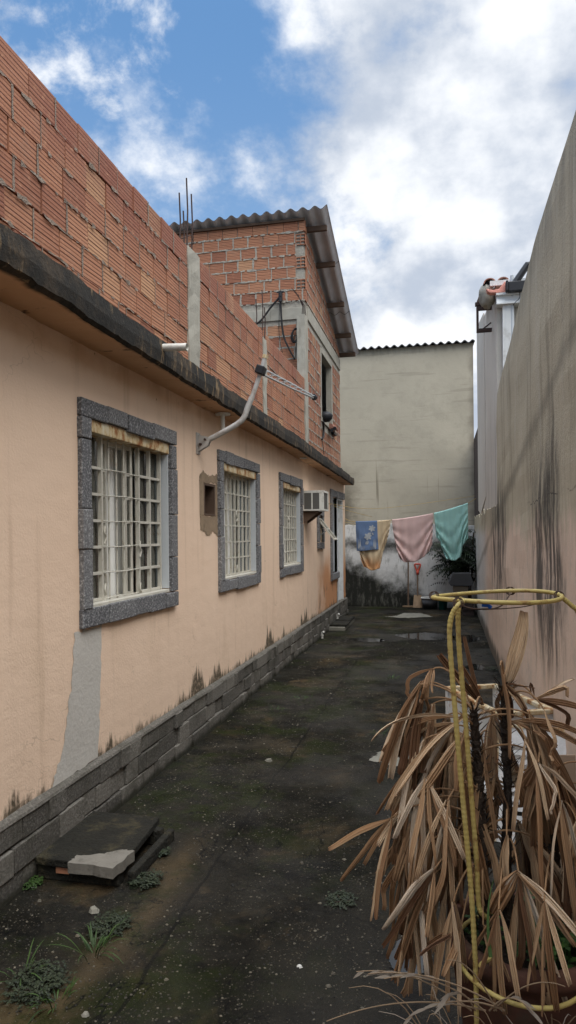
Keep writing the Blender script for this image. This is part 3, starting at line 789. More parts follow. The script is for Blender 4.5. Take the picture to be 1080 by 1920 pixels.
# ---- upper room
YG, YE = 9.82, 13.18
def roof_z(y): return 6.36-(y-9.57)*(6.36-5.20)/(13.38-9.57)
UW = (11.10, 12.14, 3.62, 4.66)
bk, mo = MB(), MB()
brickwork(bk, mo, lambda u, z, d: V((XP+d, u, z)), YG+.06, YE, 2.93, 21, .166, .226, .012, top=lambda u: roof_z(u)-.09, seed=9, smear=.75,
          holes=[(UW[0]-.10, UW[1]+.10, UW[2]-.08, UW[3]+.10), (YG, YE, 4.84, 5.05)])
mo.prism([(YG+.05, 2.93), (YG+.05, roof_z(YG)-.1), (UW[0]-.1, roof_z(UW[0]-.1)-.1), (UW[0]-.1, 2.93)], 'x', XP-.09, XP-.011)
mo.prism([(UW[1]+.1, 2.93), (UW[1]+.1, roof_z(UW[1]+.1)-.1), (YE, roof_z(YE)-.1), (YE, 2.93)], 'x', XP-.09, XP-.011)
mo.box(XP-.09, XP-.011, UW[0]-.1, UW[1]+.1, 2.93, UW[2]-.08)
mo.prism([(UW[0]-.1, UW[3]+.1), (UW[0]-.1, roof_z(UW[0]-.1)-.1), (UW[1]+.1, roof_z(UW[1]+.1)-.1), (UW[1]+.1, UW[3]+.1)], 'x', XP-.09, XP-.011)
sw = bk.build('side_wall', 'brick', house); mo.build('mortar', 'mortar', sw)
bk, mo = MB(), MB()
brickwork(bk, mo, lambda u, z, d: V((u, YG-d, z)), -6.2, XP+.002, 2.93, 21, .1665, .232, .010, top=lambda u: 6.25, seed=12, smear=.72, jit=.006,
          holes=[(-7, XP+.01, 4.82, 5.0), (-2.03, XP+.01, 3.0, 5.0), (-2.035, XP+.01, 5.11+.45, 5.11+.62), (-2.035, XP+.01, 5.11+.13, 5.11+.28), (-2.035, XP+.01, 5.11+.78, 5.11+.95)])
mo.box(-6.2, XP-.02, YG+.011, YG+.10, 2.93, 6.26)
fw = bk.build('front_wall', 'brick', house); mo.build('mortar', 'mortar', fw)
# hollow brick ends at the corner
for zc in (5.245, 5.56+.01, 5.89+.01):
    m = MB(); x0, x1, z0, z1 = -2.03, XP+.004, zc-.0, zc+.148
    nx, nz, fr = 2, 3, .011; dx = (x1-x0)/nx; dz = (z1-z0)/nz
    for i in range(nx+1): xx = x0+i*dx; m.box(xx-fr/2, xx+fr/2, YG-.006, YG+.05, z0, z1, tint=.4)
    for j in range(nz+1): zz = z0+j*dz; m.box(x0, x1, YG-.004, YG+.052, zz-fr/2, zz+fr/2, tint=.4)
    h = m.build('hollow_brick', 'brick', house)
    k = MB(); k.box(x0, x1-.01, YG+.04, YG+.06, z0, z1); k.build('hole_shade', 'dark', h)  # black plate behind the lattice stands in for shade in the holes
# ring beam
rb = MB(); rb.box(-6.2, XP-.0, YG-.010, YG+.12, 4.825, 4.995); rb.box(XP-.12, XP+.012, YG+.12, YE+.02, 4.845, 5.045)
rb.build('ring_beam', 'concrete', house, bevel=.006)
c4 = column(YG+.0, YG+.02, 3.0, 4.83, XP-.13, XP+.01, 8, 'corner_column')
cc = MB(); cc.box(-2.03, XP+.008, YG-.012, YG+.09, 2.95, 4.822); cc.build('corner_column', 'concrete', house, bevel=.008)
for k in range(4):
    rebar(c4, [(-1.95+.02*k, YG-.02, 4.83), (-1.93+.014*k, YG-.06-.01*k, 4.98), (-1.99-.03*k, YG-.10, 5.16+.03*k)], .0045)
# other walls of the upper room, window frame
ow = MB(); ow.box(-6.2, XP-.02, YE, YE+.1, 2.93, 5.15); ow.box(-6.3, -6.2, YG, YE+.1, 2.93, 5.15); ow.build('rear_wall', 'mortar', house)
uw = MB()
uw.box(XP-.10, XP+.006, UW[0]-.10, UW[0], UW[2]-.08, UW[3]+.10); uw.box(XP-.10, XP+.006, UW[1], UW[1]+.10, UW[2]-.08, UW[3]+.10)
uw.box(XP-.10, XP+.010, UW[0], UW[1], UW[3], UW[3]+.098); uw.box(XP-.10, XP+.012, UW[0], UW[1], UW[2]-.08, UW[2])
uw.build('upper_window_frame', 'concrete', house, bevel=.006)
# corrugated roof in three overlapping rows, purlins sticking out
rf = MB(); seg = [(9.70, 11.0), (10.85, 12.25), (12.10, 13.42)]
for k, (ya, yb) in enumerate(seg):
    top_, bot = [], []
    lift = .012*(2-k)
    N = int((6.5-1.55)/.177*10)
    for i in range(N+1):
        x = -1.55-(6.5-1.55)*i/N; wv = .026*math.cos(2*math.pi*(x+1.55)/.177)
        top_.append((x, wv+.008)); bot.append((x, wv))
    for i in range(N):
        for prof, fl in ((top_, 0), (bot, 1)):
            (x0, a), (x1, b) = prof[i], prof[i+1]
            q = [V((x0, ya, roof_z(ya)+lift+a)), V((x1, ya, roof_z(ya)+lift+b)), V((x1, yb, roof_z(yb)+lift+b)), V((x0, yb, roof_z(yb)+lift+a))]
            rf.face(q if not fl else q[::-1], mi=fl)
        for ye in (ya, yb):
            rf.face([V((top_[i][0], ye, roof_z(ye)+lift+top_[i][1])), V((top_[i+1][0], ye, roof_z(ye)+lift+top_[i+1][1])), V((bot[i+1][0], ye, roof_z(ye)+lift+bot[i+1][1])), V((bot[i][0], ye, roof_z(ye)+lift+bot[i][1]))])
    rf.face([V((-1.55, ya, roof_z(ya)+lift+.034)), V((-1.55, yb, roof_z(yb)+lift+.034)), V((-1.55, yb, roof_z(yb)+lift+.024)), V((-1.55, ya, roof_z(ya)+lift+.024))])
rf.build('roof', ['fibre_cement', 'fibre_under'], house)
for y_ in (9.98, 10.75, 11.75, 12.65, 13.28):
    m = MB(); zt = roof_z(y_)-.028; m.box(-6.3, -1.60, y_-.03, y_+.03, zt-.075, zt); m.build('purlin', 'old_timber', house, bevel=.004)
fb = MB(); fb.box(-6.2, XP, YG-.035, YG-.012, 6.235, 6.27); fb.build('fascia_board', 'old_timber', house)
# spout, soffit stub
sp = MB(); sp.tube([(-1.9, 4.26, 2.945), (-1.60, 4.235, 2.925)], .024, 14, cap=False); sp.tube([(-1.9, 4.26, 2.945), (-1.602, 4.235, 2.925)], .020, 14, cap=False)
sp.build('drain_spout', 'pvc', house, smooth=True)
pv = MB(); pv.tube([(-1.94, 6.02, 2.82), (-1.94, 6.02, 2.64)], .020, 12); pv.tube([(-1.94, 6.02, 2.815), (-1.94, 6.02, 2.80)], .07, 14); pv.build('drain_stub', 'pvc', house)
ft = MB()
for y_ in (5.90, 9.75): pass
pv = MB(); pv.tube([(-1.93, 9.7, 2.81), (-1.93, 9.7, 2.795)], .05, 14); pv.build('soffit_plate', 'pvc', house)

# ================================================================== things on the house
an = thing('antenna', 'J shaped grey antenna mast bolted to the peach wall, carrying a grid boom', 'antenna', (-2.03, 5.6, 2.49))
b_ = MB()
M = Matrix.Translation((XW, 5.6, 2.49))
b_.box(0, .008, -.045, .045, -.09, .09, M=M)
b_.prism([(5.565, 2.41), (5.575, 2.57), (5.58, 2.40)], 'x', XW, XW+.01)
for s_ in (-.022, .016):
    b_.faces([M @ V(p) for p in [(0, s_, -.075), (.10, s_, -.02), (.115, s_, .025), (.10, s_, .05), (0, s_, .075), (0, s_+.006, -.075), (.10, s_+.006, -.02), (.115, s_+.006, .025), (.10, s_+.006, .05), (0, s_+.006, .075)]],
             [(0, 1, 2, 3, 4), (9, 8, 7, 6, 5), (0, 5, 6, 1), (1, 6, 7, 2), (2, 7, 8, 3), (3, 8, 9, 4)])
bo = b_.build('wall_bracket', 'grey_pole', an)
q = MB(); q.tube([M @ V((.035, -.035, -.01)), M @ V((.035, .035, -.01))], .012, 8); q.tube([M @ V((.075, -.035, .03)), M @ V((.075, .035, .03))], .010, 8); q.build('bolt', 'rebar_rust', bo)
mast = [(-1.95, 2.512), (-1.84, 2.560), (-1.74, 2.608), (-1.66, 2.652), (-1.615, 2.70), (-1.585, 2.775), (-1.53, 2.90), (-1.46, 3.09), (-1.43, 3.19)]
mb = MB(); mp_ = smoothpath([(x, 5.6, z) for x, z in mast], 6); mb.tube(mp_, [.0235 if p.z < 2.865 else .019 for p in mp_], 14); mb.build('mast', 'grey_pole', an, smooth=True)
rc = MB(); rc.tube([(-1.434, 5.6, 3.178), (-1.424, 5.6, 3.206)], .023, 14); rc.build('rusty_tip', 'rusty_white', an)
cl = MB(); M2 = Matrix.Translation((-1.468, 5.60, 3.08)) @ Matrix.Rotation(rad(20), 4, 'Y'); cl.box(-.035, .035, -.05, .05, -.035, .035, M=M2); clo = cl.build('clamp', 'black_plastic', an, bevel=.008)
p0, p1 = V((-1.47, 5.62, 3.085)), V((-1.265, 6.95, 3.105))
ax = (p1-p0).normalized(); up = V((0, 0, 1))
bm_ = MB()
for o_ in (.022, -.028): bm_.tube([p0+up*o_, p0.lerp(p1, .5)+up*o_*.9, p1+up*o_*.4], .0085, 8)
bm_.build('boom', 'galvanised', an)
el = MB()
for k in range(9):
    c = p0.lerp(p1, .06+.11*k); el.tube([c+up*.03, c-up*.036], .0045, 6); sd = ax.cross(up); el.tube([c-sd*.035, c+sd*.035], .0035, 6)
el.build('element', 'galvanised', an)
ec = MB(); ec.tube([p1-ax*.03, p1+ax*.02], .03, 12); ec.build('end_cap', 'black_plastic', an)

ac = thing('air_conditioner', 'white box air conditioner jutting from the peach wall right of a barred window', 'air conditioner', (-2.03, 10.3, 2.06))
m = MB(); y0, y1, x1, z0, z1 = 10.13, 10.58, -1.715, 2.065, 2.365
for q in ((-2.10, x1, y0, y0+.012, z1-.035, z1), (-2.10, x1, y0, y0+.012, z0, z0+.022), (-2.10, -2.01, y0, y0+.012, z0+.022, z1-.035), (x1-.065, x1, y0, y0+.012, z0+.022, z1-.035), (-1.90, -1.88, y0, y0+.012, z0+.022, z1-.035)): m.box(*q)
m.box(-2.10, x1-.03, y0+.014, y1, z0+.002, z1-.002)
m.box(x1-.03, x1, y0+.012, y1, z1-.03, z1); m.box(x1-.03, x1, y0+.012, y1, z0, z0+.025); m.box(x1-.03, x1, y0+.012, y0+.04, z0+.025, z1-.03); m.box(x1-.03, x1, y1-.03, y1, z0+.025, z1-.03)
m.build('casing', 'ac_case', ac)
m = MB(); m.box(-2.01, -1.90, y0+.003, y0+.013, z0+.022, z1-.035); m.box(-1.88, x1-.065, y0+.003, y0+.013, z0+.022, z1-.035); m.build('side_vent', 'ac_grille', ac)
m = MB(); m.box(x1-.029, x1-.012, y0+.04, y1-.03, z0+.025, z1-.03); m.build('rear_grille', 'ac_grille', ac)
m = MB(); m.prism([(-2.03, 2.055), (-1.80, 2.06), (-1.80, 2.04), (-1.99, 1.90), (-2.03, 1.88)], 'y', 10.18, 10.20); m.prism([(-2.03, 2.055), (-1.80, 2.06), (-1.80, 2.04), (-1.99, 1.90), (-2.03, 1.88)], 'y', 10.48, 10.50); m.build('support_bracket', 'old_timber', ac)

def cable(pts, r, label, mtl='rubber', cat='cable', name='cable', n=6, group=None):
    m = MB(); m.tube(smoothpath(pts, 8), r, n); o = m.build(name, mtl, None, smooth=True, org=pts[0]); return tag(o, label, cat, group)
P9 = lambda px, py, d=.04: atY(px, py, YG-d)
br = thing('insulator', 'small black cable insulator bracket on the brick front of the upper room', 'insulator', P9(526, 556, .02))
m = MB(); m.tube([P9(526, 556, .0), P9(526, 556, .10)], .012, 8); m.tube([P9(526, 549, .07), P9(526, 566, .07)], .03, 10); m.box(-2.30, -2.20, YG-.09, YG-.07, 5.20, 5.22); m.build('bracket', 'black_plastic', br)
cable([P9(525, 556, .07), P9(508, 576, .07), P9(490, 600, .06), P9(470, 615, .06)], .014, 'thick black conduit slanting down left from the insulator on the brick gable')
cable([P9(526, 560, .07), P9(528, 600, .06), P9(532, 630, .05), P9(541, 652, .05), P9(553, 674, .05)], .014, 'thick black conduit hanging down from the insulator on the brick gable')
cable([P9(525, 560, .05), P9(523, 610, .03), P9(525, 640, .03), P9(530, 662, .03)], .004, 'thin dark wire hanging beside the thick black conduit')
cable([P9(559, 615, .04), P9(550, 620, .05), P9(546, 632, .05), P9(550, 642, .05), P9(557, 636, .06), P9(560, 622, .06), P9(553, 616, .07), P9(548, 630, .07), P9(553, 641, .07), P9(559, 638, .07)], .011, 'small coil of black conduit hung beside the concrete corner column')
PS = lambda px, py, d=.04: atX(px, py, XP+d)
lp = thing('floodlight', 'round black lamp lying on the sill of the upper brick window', 'lamp', PS(611, 782, .06))
m = MB(); c = PS(611, 782, .05)
m.lathe([(.0, -.085), (.06, -.075), (.105, -.03), (.115, .02), (.10, .055), (.05, .085), (0, .09)], c, 18); m.build('lamp_body', 'black_plastic', lp, smooth=True)
cable([PS(606, 790, .05), PS(607, 805, .03), PS(606, 818, .03), PS(604, 824, .03)], .016, 'black cable dangling below the round lamp on the brick wall')
cable([PS(604, 824, .02), PS(606, 840, .02), PS(607, 852, .02)], .005, 'thin dark wire hanging under the black cable by the upper window')
vl = thing('valve', 'dark pipe fitting with clay spout low on the upper brick wall', 'pipe fitting', PS(624, 806, .03))
m = MB(); m.tube([PS(622, 806, .0), PS(622, 806, .10)], .03, 8); m.tube([PS(628, 803, .0), PS(628, 803, .10)], .03, 8); m.box(XP, XP+.05, 12.1, 12.4, 3.48, 3.52); m.build('fitting', 'black_plastic', vl)
m = MB(); m.tube([PS(619, 799, .03), PS(626, 800, .05), PS(632, 806, .06)], [.05, .03, .02], 8); m.build('clay_spout', 'roof_tile', vl)

# ================================================================== RIGHT WALL
rw = thing('plaster_wall', 'tall grey rendered boundary wall with pink lower half and black streaks', 'wall', (.70, 5, 0))
XR = .66
m = MB(); top = []
for i in range(0, 121):
    y = -4+i*(8.9+4)/120
    zt = 3.82+noise.noise(V((y*1.6, 4, 0)))*.018+noise.noise(V((y*7, 4, 0)))*.006
    if y > 5.3: zt = 3.82-(y-5.3)/3.6*.40+noise.noise(V((y*3, 4, 0)))*.012
    top.append((y, zt))
rows = [[V((XR+noise.noise(V((y*.9, k*.5, 0)))*.012+(.012 if k == 24 else 0)+(.004 if k == 23 else 0), y, zt*k/24)) for k in range(25)]+[V((XR+.045, y, zt+.03)), V((XR+.20, y, zt+.03)), V((XR+.20, y, 0))] for y, zt in top]
m.grid(rows); m.face(rows[-1]); m.face(rows[0][::-1])
m.build('wall_face', 'right_plaster', rw)
low = thing('low_wall', 'lower stained boundary wall, white and pink, running on below the neighbour house', 'wall', (.72, 12, 0))
m = MB(); rows = []
for i in range(81):
    y = 8.9+i*(16.38-8.9)/80; x = XR+.0+(y-8.9)*.006
    zt = 2.06+noise.noise(V((y*2, 7, 0)))*.10
    rows.append([V((x+noise.noise(V((y*.9, k*.6, 2)))*.012, y, zt*k/12)) for k in range(13)]+[V((x+.03, y, zt+.01)), V((x+.2, y, zt)), V((x+.2, y, 0))])
m.grid(rows); m.face(rows[-1]); m.build('wall_face', 'right_plaster', low)

nb = thing('neighbour_house', 'pale neighbour house with clay tiles and white gutter rising behind the right wall', 'house', (.8, 11, 0))
def nz(y): return 4.72+(y-8.95)*.19
m = MB(); rows = []
for i in range(41):
    y = 8.96+i*(14.0-8.96)/40
    rows.append([V((XR+.018+(y-8.9)*.006+noise.noise(V((y*1.1, k*.5, 6)))*.01, y, nz(y)*k/20+noise.noise(V((y*6, k, 1)))*(.03 if k == 20 else 0))) for k in range(21)]+[V((2.5, y, nz(y)))])
m.grid(rows); m.face([rows[0][k] for k in range(21)]+[V((2.5, 8.96, nz(8.96))), V((2.5, 8.96, 0))]); m.face([rows[-1][k] for k in range(21)][::-1]+[V((2.5, 14, 0)), V((2.5, 14, nz(14)))])
m.build('wall', 'neighbour_plaster', nb)
m = MB(); m.prism([(11.6, 2.3), (11.75, 5.3), (14.02, 5.72), (14.02, 2.15), (13.2, 2.05), (12.4, 2.18)], 'x', XR+.026, XR+.040); m.build('white_pilaster', 'neighbour_plaster', nb)
m = MB(); m.box(.715, .95, 14.55, 16.38, 0, 3.85); m.build('rear_wall', 'old_brick', nb)
for cx in (.60, .76):
    P = []
    for i in range(13):
        a = math.pi*i/12
        P.append([V((cx+.075*math.cos(a)*s, 8.93+l, 4.80+.065*math.sin(a)*s+l*.19)) for s, l in ((.82, 0), (1, 0), (1, 2.2), (.82, 2.2))])
    P2 = [[r_[1], r_[2]] for r_ in P]; m = MB(); m.grid(P2); m.grid([[r_[0], r_[1]] for r_ in P]); m.grid([[r_[0], r_[3]] for r_ in P][::-1]); m.build('roof_tile', 'roof_tile', nb, smooth=True)
    q = MB(); q.face([V((cx+.06*math.cos(math.pi*i/8), 8.97, 4.80+.052*math.sin(math.pi*i/8))) for i in range(9)]); q.build('tile_shade', 'dark', nb)  # black half disc paints the shade inside the open tile end
m = MB(); m.box(.60, 1.3, 8.90, 8.94, 4.755, 4.815); m.build('fascia', 'white_pvc', nb)
m = MB()
c = V((.575, 9.1, 4.70)); N1, N2 = 10, 14
P = [[c+V((math.sin(math.pi*i/N1)*math.cos(2*math.pi*j/N2)*.105, math.sin(math.pi*i/N1)*math.sin(2*math.pi*j/N2)*.16, math.cos(math.pi*i/N1)*.16))*(1+.25*noise.noise(V((i*.7, math.cos(2*math.pi*j/N2)*2, math.sin(2*math.pi*j/N2)*2)))) for j in range(N2+1)] for i in range(N1+1)]
m.grid(P); m.build('mortar_lump', 'concrete', nb, smooth=True)
m = MB(); m.prism([(.55, 4.70), (.565, 4.66), (.60, 4.64), (.77, 4.64), (.80, 4.75), (.765, 4.77), (.73, 4.72), (.70, 4.685), (.63, 4.675)], 'y', 8.82, 8.92); m.build('clay_flashing', 'pink_tile', nb, bevel=.008)
m = MB()
m.prism([(8.84, 4.61), (8.80, 4.50), (8.94, 4.49), (8.94, 4.61)], 'x', .67, 1.4); m.box(.665, 1.4, 8.79, 8.94, 4.60, 4.625); m.box(.665, 1.4, 8.785, 8.94, 4.485, 4.502); m.build('gutter', 'white_pvc', nb)
m = MB()
for k in range(6): m.box(.742+.016*k, .742+.016*k+.013, 8.828+.002*(k % 2), 8.93, 3.2, 4.485)
m.box(.745, .83, 8.84, 8.93, 3.2, 4.485); m.build('downpipe', 'white_pvc', nb)
m = MB(); m.tube([(.855, 8.85, 3.2), (.855, 8.85, 4.84)], .022, 10); m.build('conduit', 'grey_paint', nb)
fl = thing('floodlight', 'dark blue black floodlight on an arm above the right wall, beside the clay tiles', 'lamp', (.86, 8.8, 4.62))
m = MB(); m.box(.80, 1.05, 8.72, 8.80, 4.61, 4.73); m.box(.77, .80, 8.70, 8.81, 4.615, 4.74); m.build('lamp_body', 'black_plastic', fl, bevel=.01)
m = MB(); a, b = V((.84, 8.76, 4.66)), V((1.03, 8.78, 4.93)); m.tube([a, b, b+V((.15, 0, .0))], .042, 8); m.build('arm', 'black_plastic', fl)
m = MB(); m.tube(smoothpath([(.93, 8.76, 4.6), (.93, 8.75, 4.53), (.88, 8.75, 4.48), (.86, 8.8, 4.46)], 6), .004, 5); m.build('lead', 'rubber', fl)
bk_ = thing('metal_bracket', 'dark rusty square bracket frame fixed on the upper neighbour wall', 'bracket', (.62, 9.6, 4.6))
m = MB()
for q in ((.455, .67, 4.755, 4.80), (.47, .67, 4.695, 4.74), (.47, .67, 4.40, 4.445)): m.box(q[0], q[1], 9.62, 9.68, q[2], q[3])
m.box(.47, .50, 9.622, 9.678, 4.445, 4.695)
m.build('frame', 'rebar_rust', bk_, bevel=.003)
m = MB(); m.tube([(.55, 9.65, 4.44), (.66, 9.65, 4.52)], .01, 6); m.build('brace', 'rebar_rust', bk_)

# ================================================================== BACK
bb = thing('rear_building', 'tall blank grey plastered building closing the end of the yard', 'building', (-1, 16.6, 0))
m = MB(); YB = 16.42
rows = [[V((-5.5+6.22*i/40, YB+noise.noise(V((i*.2, k*.2, 3)))*.012, 1.86+(6.07-1.86)*k/26)) for k in range(27)] for i in range(41)]
m.grid(rows); m.face([(.72, YB, 0), (.72, YB+8, 0), (.72, YB+8, 6.07), (.72, YB, 6.07)])
m.face([(-5.5, YB, 0), (-5.5, YB+8, 0), (-5.5, YB+8, 6.07), (-5.5, YB, 6.07)]); m.face([(-5.5, YB+8, 0), (.72, YB+8, 0), (.72, YB+8, 6.07), (-5.5, YB+8, 6.07)])
m.build('wall', 'back_plaster', bb)
m = MB(); N = 350; rows = []
for i in range(N+1):
    x = -5.6+6.36*i/N; wv = .028*math.cos(2*math.pi*x/.177)
    rows.append([V((x, YB-.10, 6.07+wv)), V((x, YB-.10, 6.095+wv)), V((x, YB+8, 7.2+wv)), V((x, YB+8, 7.17+wv))])
m.grid(rows); m.build('roof', 'fibre_cement', bb)
bw = thing('boundary_wall', 'old low white wall black with mildew behind the washing', 'wall', (-1, 16.4, 0))
m = MB(); rows = []
for i in range(101):
    x = -5.0+5.76*i/100
    zt = 1.93+noise.noise(V((x*2.2, 1, 0)))*.11+noise.noise(V((x*9, 1, 0)))*.03
    rows.append([V((x, 16.395+noise.noise(V((x, k*.4, 5)))*.012, zt*k/14)) for k in range(15)]+[V((x, YB+.03, zt+.01))])
m.grid(rows); m.build('wall_face', 'mildew_plaster', bw)

# ================================================================== LAUNDRY
def linept(u):  # along the line: four support points
    P = [V((-2.02, 14.60, 2.05)), V((-1.77, 14.56, 1.975)), V((-1.00, 14.50, 2.00)), V((-.19, 14.48, 2.115)), V((.44, 14.42, 2.29)), V((.68, 14.35, 2.42))]
    return smoothpath(P, 10)
LINE = linept(0)
def lz(x):
    for p, q in zip(LINE, LINE[1:]):
        if p.x <= x <= q.x: return p.lerp(q, (x-p.x)/(q.x-p.x))
    return LINE[0] if x < LINE[0].x else LINE[-1]
cable(linept(0)[::4], .005, 'washing line strung across the yard carrying the four cloths', 'rope', 'washing line', 'washing_line')
cable([(-2.02, 12.25, 2.27), (-1.2, 13.6, 2.21), (.68, 15.2, 2.50)], .004, 'yellow cord running from a wall hook by the door to the right wall', 'rope', 'cord', 'cord')
cable([(-2.02, 12.6, 2.26), (-1.9, 13.9, 2.2), (-1.62, 16.3, 2.12)], .004, 'slack yellow cord drooping past the door to the back wall', 'rope', 'cord', 'cord')
cable([(-2.02, 14.55, 1.97), (-1.9, 15.4, 1.95), (-1.8, 16.36, 1.97)], .004, 'short pale cord from the house corner to the back wall left of the blue towel', 'rope', 'cord', 'cord')
hk = MB(); hk.tube(smoothpath([(-2.04, 12.23, 2.27), (-1.99, 12.23, 2.27), (-1.985, 12.23, 2.25), (-2.0, 12.23, 2.235)], 4), .007, 6)
tag(hk.build('hook', 'rebar_rust', None, org=(-2.03, 12.23, 2.27)), 'small rusty hook in the peach wall left of the door', 'hook')

def drape(name, x0, x1, prof, inset0, inset1, mtl, label, seed, yoff=0, folds=(9, .012), swag=.03, back=.8, cat='sheet'):
    """cloth thrown over the line; prof(u) is the drop of the front at u"""
    r = random.Random(seed); NU, NV = 60, 48; P = []
    for i in range(NU+1):
        u = i/NU; row = []
        X = x0+(x1-x0)*u; L = prof(u)
        for j in range(-16, NV+1):
            v = j/NV; base = lz(X)
            if j < 0:
                t = -j/16; z = base.z+.006-t*L*back; y = base.y+.014+.012*math.sin(u*20+seed)*t; x = X+(.5-u)*t*.08; v = 0
            else:
                sg = v*v*(3-2*v)
                x = X+(inset0*(1-u)**1.3-inset1*u**1.3)*v**1.6
                z = base.z+.008-v*L
                # swags: curved folds that sag toward the middle
                cu = (u-.5)*2
                ph = (v*1.15-.55*(1-cu*cu)*v)*folds[0]*2.6+seed
                edge = abs(cu)**1.5
                f = math.sin(ph+cu*1.2)*swag*v*(.35+.65*edge)*(.4+.6*v)+math.sin(u*folds[0]*3.1+seed+v*1.2)*folds[1]*(.4+v)*(.3+.7*edge)
                f += noise.noise(V((u*3, v*3, seed)))*.03*v+noise.noise(V((u*10, v*7, seed+3)))*.010*v
                y = base.y-.012-yoff+f-.04*v*math.sin(u*math.pi)
            row.append(V((x, y, z)))
        P.append(row)
    m = MB(); m.grid(P); o = m.build(name, mtl, None, smooth=True, org=(x0, 14.5, 2.0)); so = o.modifiers.new('cloth', 'SOLIDIFY'); so.thickness = .004
    return tag(o, label, cat, 'laundry on the washing line')
def P_(pts):
    def f(u):
        for (a, va), (b, vb) in zip(pts, pts[1:]):
            if a <= u <= b:
                t = (u-a)/(b-a); t = t*t*(3-2*t); return va+(vb-va)*t
        return pts[-1][1]
    return f
tw = drape('towel', -1.78, -1.325, P_([(0, .62), (1, .60)]), .02, -.02, 'blue_cloth', 'blue towel with pale flower pattern, leftmost on the washing line', 2, .03, (5, .006), .004, .9, 'towel')
drape('bed_sheet', -1.77, -1.05, P_([(0, .86), (.12, .96), (.45, 1.03), (.74, 1.0), (.80, .86), (.9, .64), (1, .50)]), .10, .10, 'cream_cloth', 'cream and orange sheet hanging behind the blue towel', 5, 0, (10, .022), .05, .55)
drape('bed_sheet', -1.02, -.19, P_([(0, .76), (.06, .83), (.2, .90), (.5, .92), (.75, .86), (.9, .77), (1, .64)]), .13, .02, 'pink_cloth', 'dusty pink sheet hanging on the line between the cream and the mint ones', 8, 0, (10, .022), .055, .5)
drape('bed_sheet', -.17, .50, P_([(0, .84), (.1, .96), (.5, 1.05), (.70, 1.02), (.76, .95), (.82, .80), (1, .72)]), .20, .0, 'teal_cloth', 'mint green sheet, rightmost and highest on the washing line', 11, 0, (11, .024), .06, .6)
# flower pattern woven in the towel
mt = MB(); yF = 14.50
def petal(cx, cz, a, L, W):
    d = V((math.cos(a), 0, math.sin(a))); s = V((-math.sin(a), 0, math.cos(a))); c = V((cx, yF, cz))
    mt.face([c, c+d*L*.35+s*W*.5, c+d*L*.8+s*W*.42, c+d*L, c+d*L*.8-s*W*.42, c+d*L*.35-s*W*.5])
for cx, cz, sz in ((-1.52, 1.66, .085), (-1.435, 1.83, .075)):
    for k in range(6): petal(cx, cz, k*math.pi/3+.3, sz, sz*.55)
    for k in range(4): petal(cx+R.uniform(-.04, .04), cz-sz*1.1, -math.pi/2+R.uniform(-.8, .8), sz*.9, sz*.4)
for k in range(3):
    zz = 1.395+.022*k; q = .02*k
    mt.face([(-1.71+q, yF, zz), (-1.37-q, yF, zz), (-1.37-q, yF, zz+.006), (-1.71+q, yF, zz+.006)])
    mt.face([(-1.73+q, yF, zz+.03), (-1.71+q, yF, zz), (-1.705+q, yF, zz+.004), (-1.725+q, yF, 1.62)]); mt.face([(-1.35-q, yF, zz+.03), (-1.37-q, yF, zz), (-1.375-q, yF, zz+.004), (-1.355-q, yF, 1.62)])
tv = [v.co+tw.location for v in tw.data.vertices if v.co.y+tw.location.y < lz(-1.5).y]
for v in mt.v:
    q = min(tv, key=lambda a: (a.x-v.x)**2+(a.z-v.z)**2); v.y = q.y-.012
mt.build('flower_motif', 'motif_cloth', tw)

# ================================================================== THINGS AT THE BACK
rk = thing('squeegee', 'long handled floor squeegee leaning on the back wall below the pink sheet', 'squeegee', (-.79, 16.2, 0))
m = MB(); m.tube([(-.79, 16.18, .05), (-.785, 16.34, 1.35)], .017, 10); m.build('handle', 'wood_handle', rk)
m = MB(); m.box(-.92, -.66, 16.14, 16.19, .02, .055); m.build('head', 'shovel_steel', rk, bevel=.006)
sh = thing('shovel', 'shovel with red D handle leaning on the back wall', 'shovel', (-.58, 16.2, 0))
m = MB(); m.tube([(-.575, 16.20, .28), (-.575, 16.31, .84)], .018, 10); m.build('shaft', 'wood_handle', sh)
m = MB(); m.tube(smoothpath([(-.575, 16.312, .83), (-.62, 16.325, .92), (-.635, 16.335, 1.0), (-.575, 16.34, 1.005), (-.515, 16.335, 1.0), (-.53, 16.325, .92), (-.575, 16.312, .83)], 5), .020, 8); m.tube([(-.575, 16.30, .76), (-.575, 16.312, .86)], .03, 8); m.build('grip', 'red_plastic', sh, smooth=True)
m = MB(); P = []
for i in range(9):
    v = i/8; hw = .085+.02*v-.03*max(0, (v-.8)/.2)**2*.0
    P.append([V((-.575+hw*s, 16.20-.11*v+.025*(s*s), .30-.28*v)) for s in (-1, -.5, 0, .5, 1)])
m.grid(P); o = m.build('blade', 'shovel_steel', sh, smooth=True)
tb = thing('basin', 'dark grey tub with a pale rim on the ground right of the shovel', 'tub', (-.30, 16.1, 0))
m = MB(); m.lathe([(.0, .02), (.15, .02), (.155, .0), (.19, .24), (.175, .24), (.14, .04), (0, .04)], (-.30, 16.08, 0), 28); m.build('tub_body', 'grey_lid', tb, smooth=True)
m = MB(); m.lathe([(.188, .235), (.205, .245), (.20, .265), (.178, .262), (.176, .24)], (-.30, 16.08, 0), 28); m.build('rim', 'pvc', tb, smooth=True)
tq = thing('bucket', 'small teal plastic bucket in the dark right back corner', 'bucket', (-.01, 16.0, 0))
m = MB(); m.lathe([(0, 0), (.08, 0), (.10, .19), (.108, .19), (.108, .205), (.09, .205), (.075, .02), (0, .02)], (-.01, 16.0, 0), 24); m.build('bucket_body', 'teal_plastic', tq, smooth=True)
bq = thing('barbecue', 'brick barbecue with a sloping grey sheet hood in the back right corner', 'barbecue', (.35, 15.3, 0))
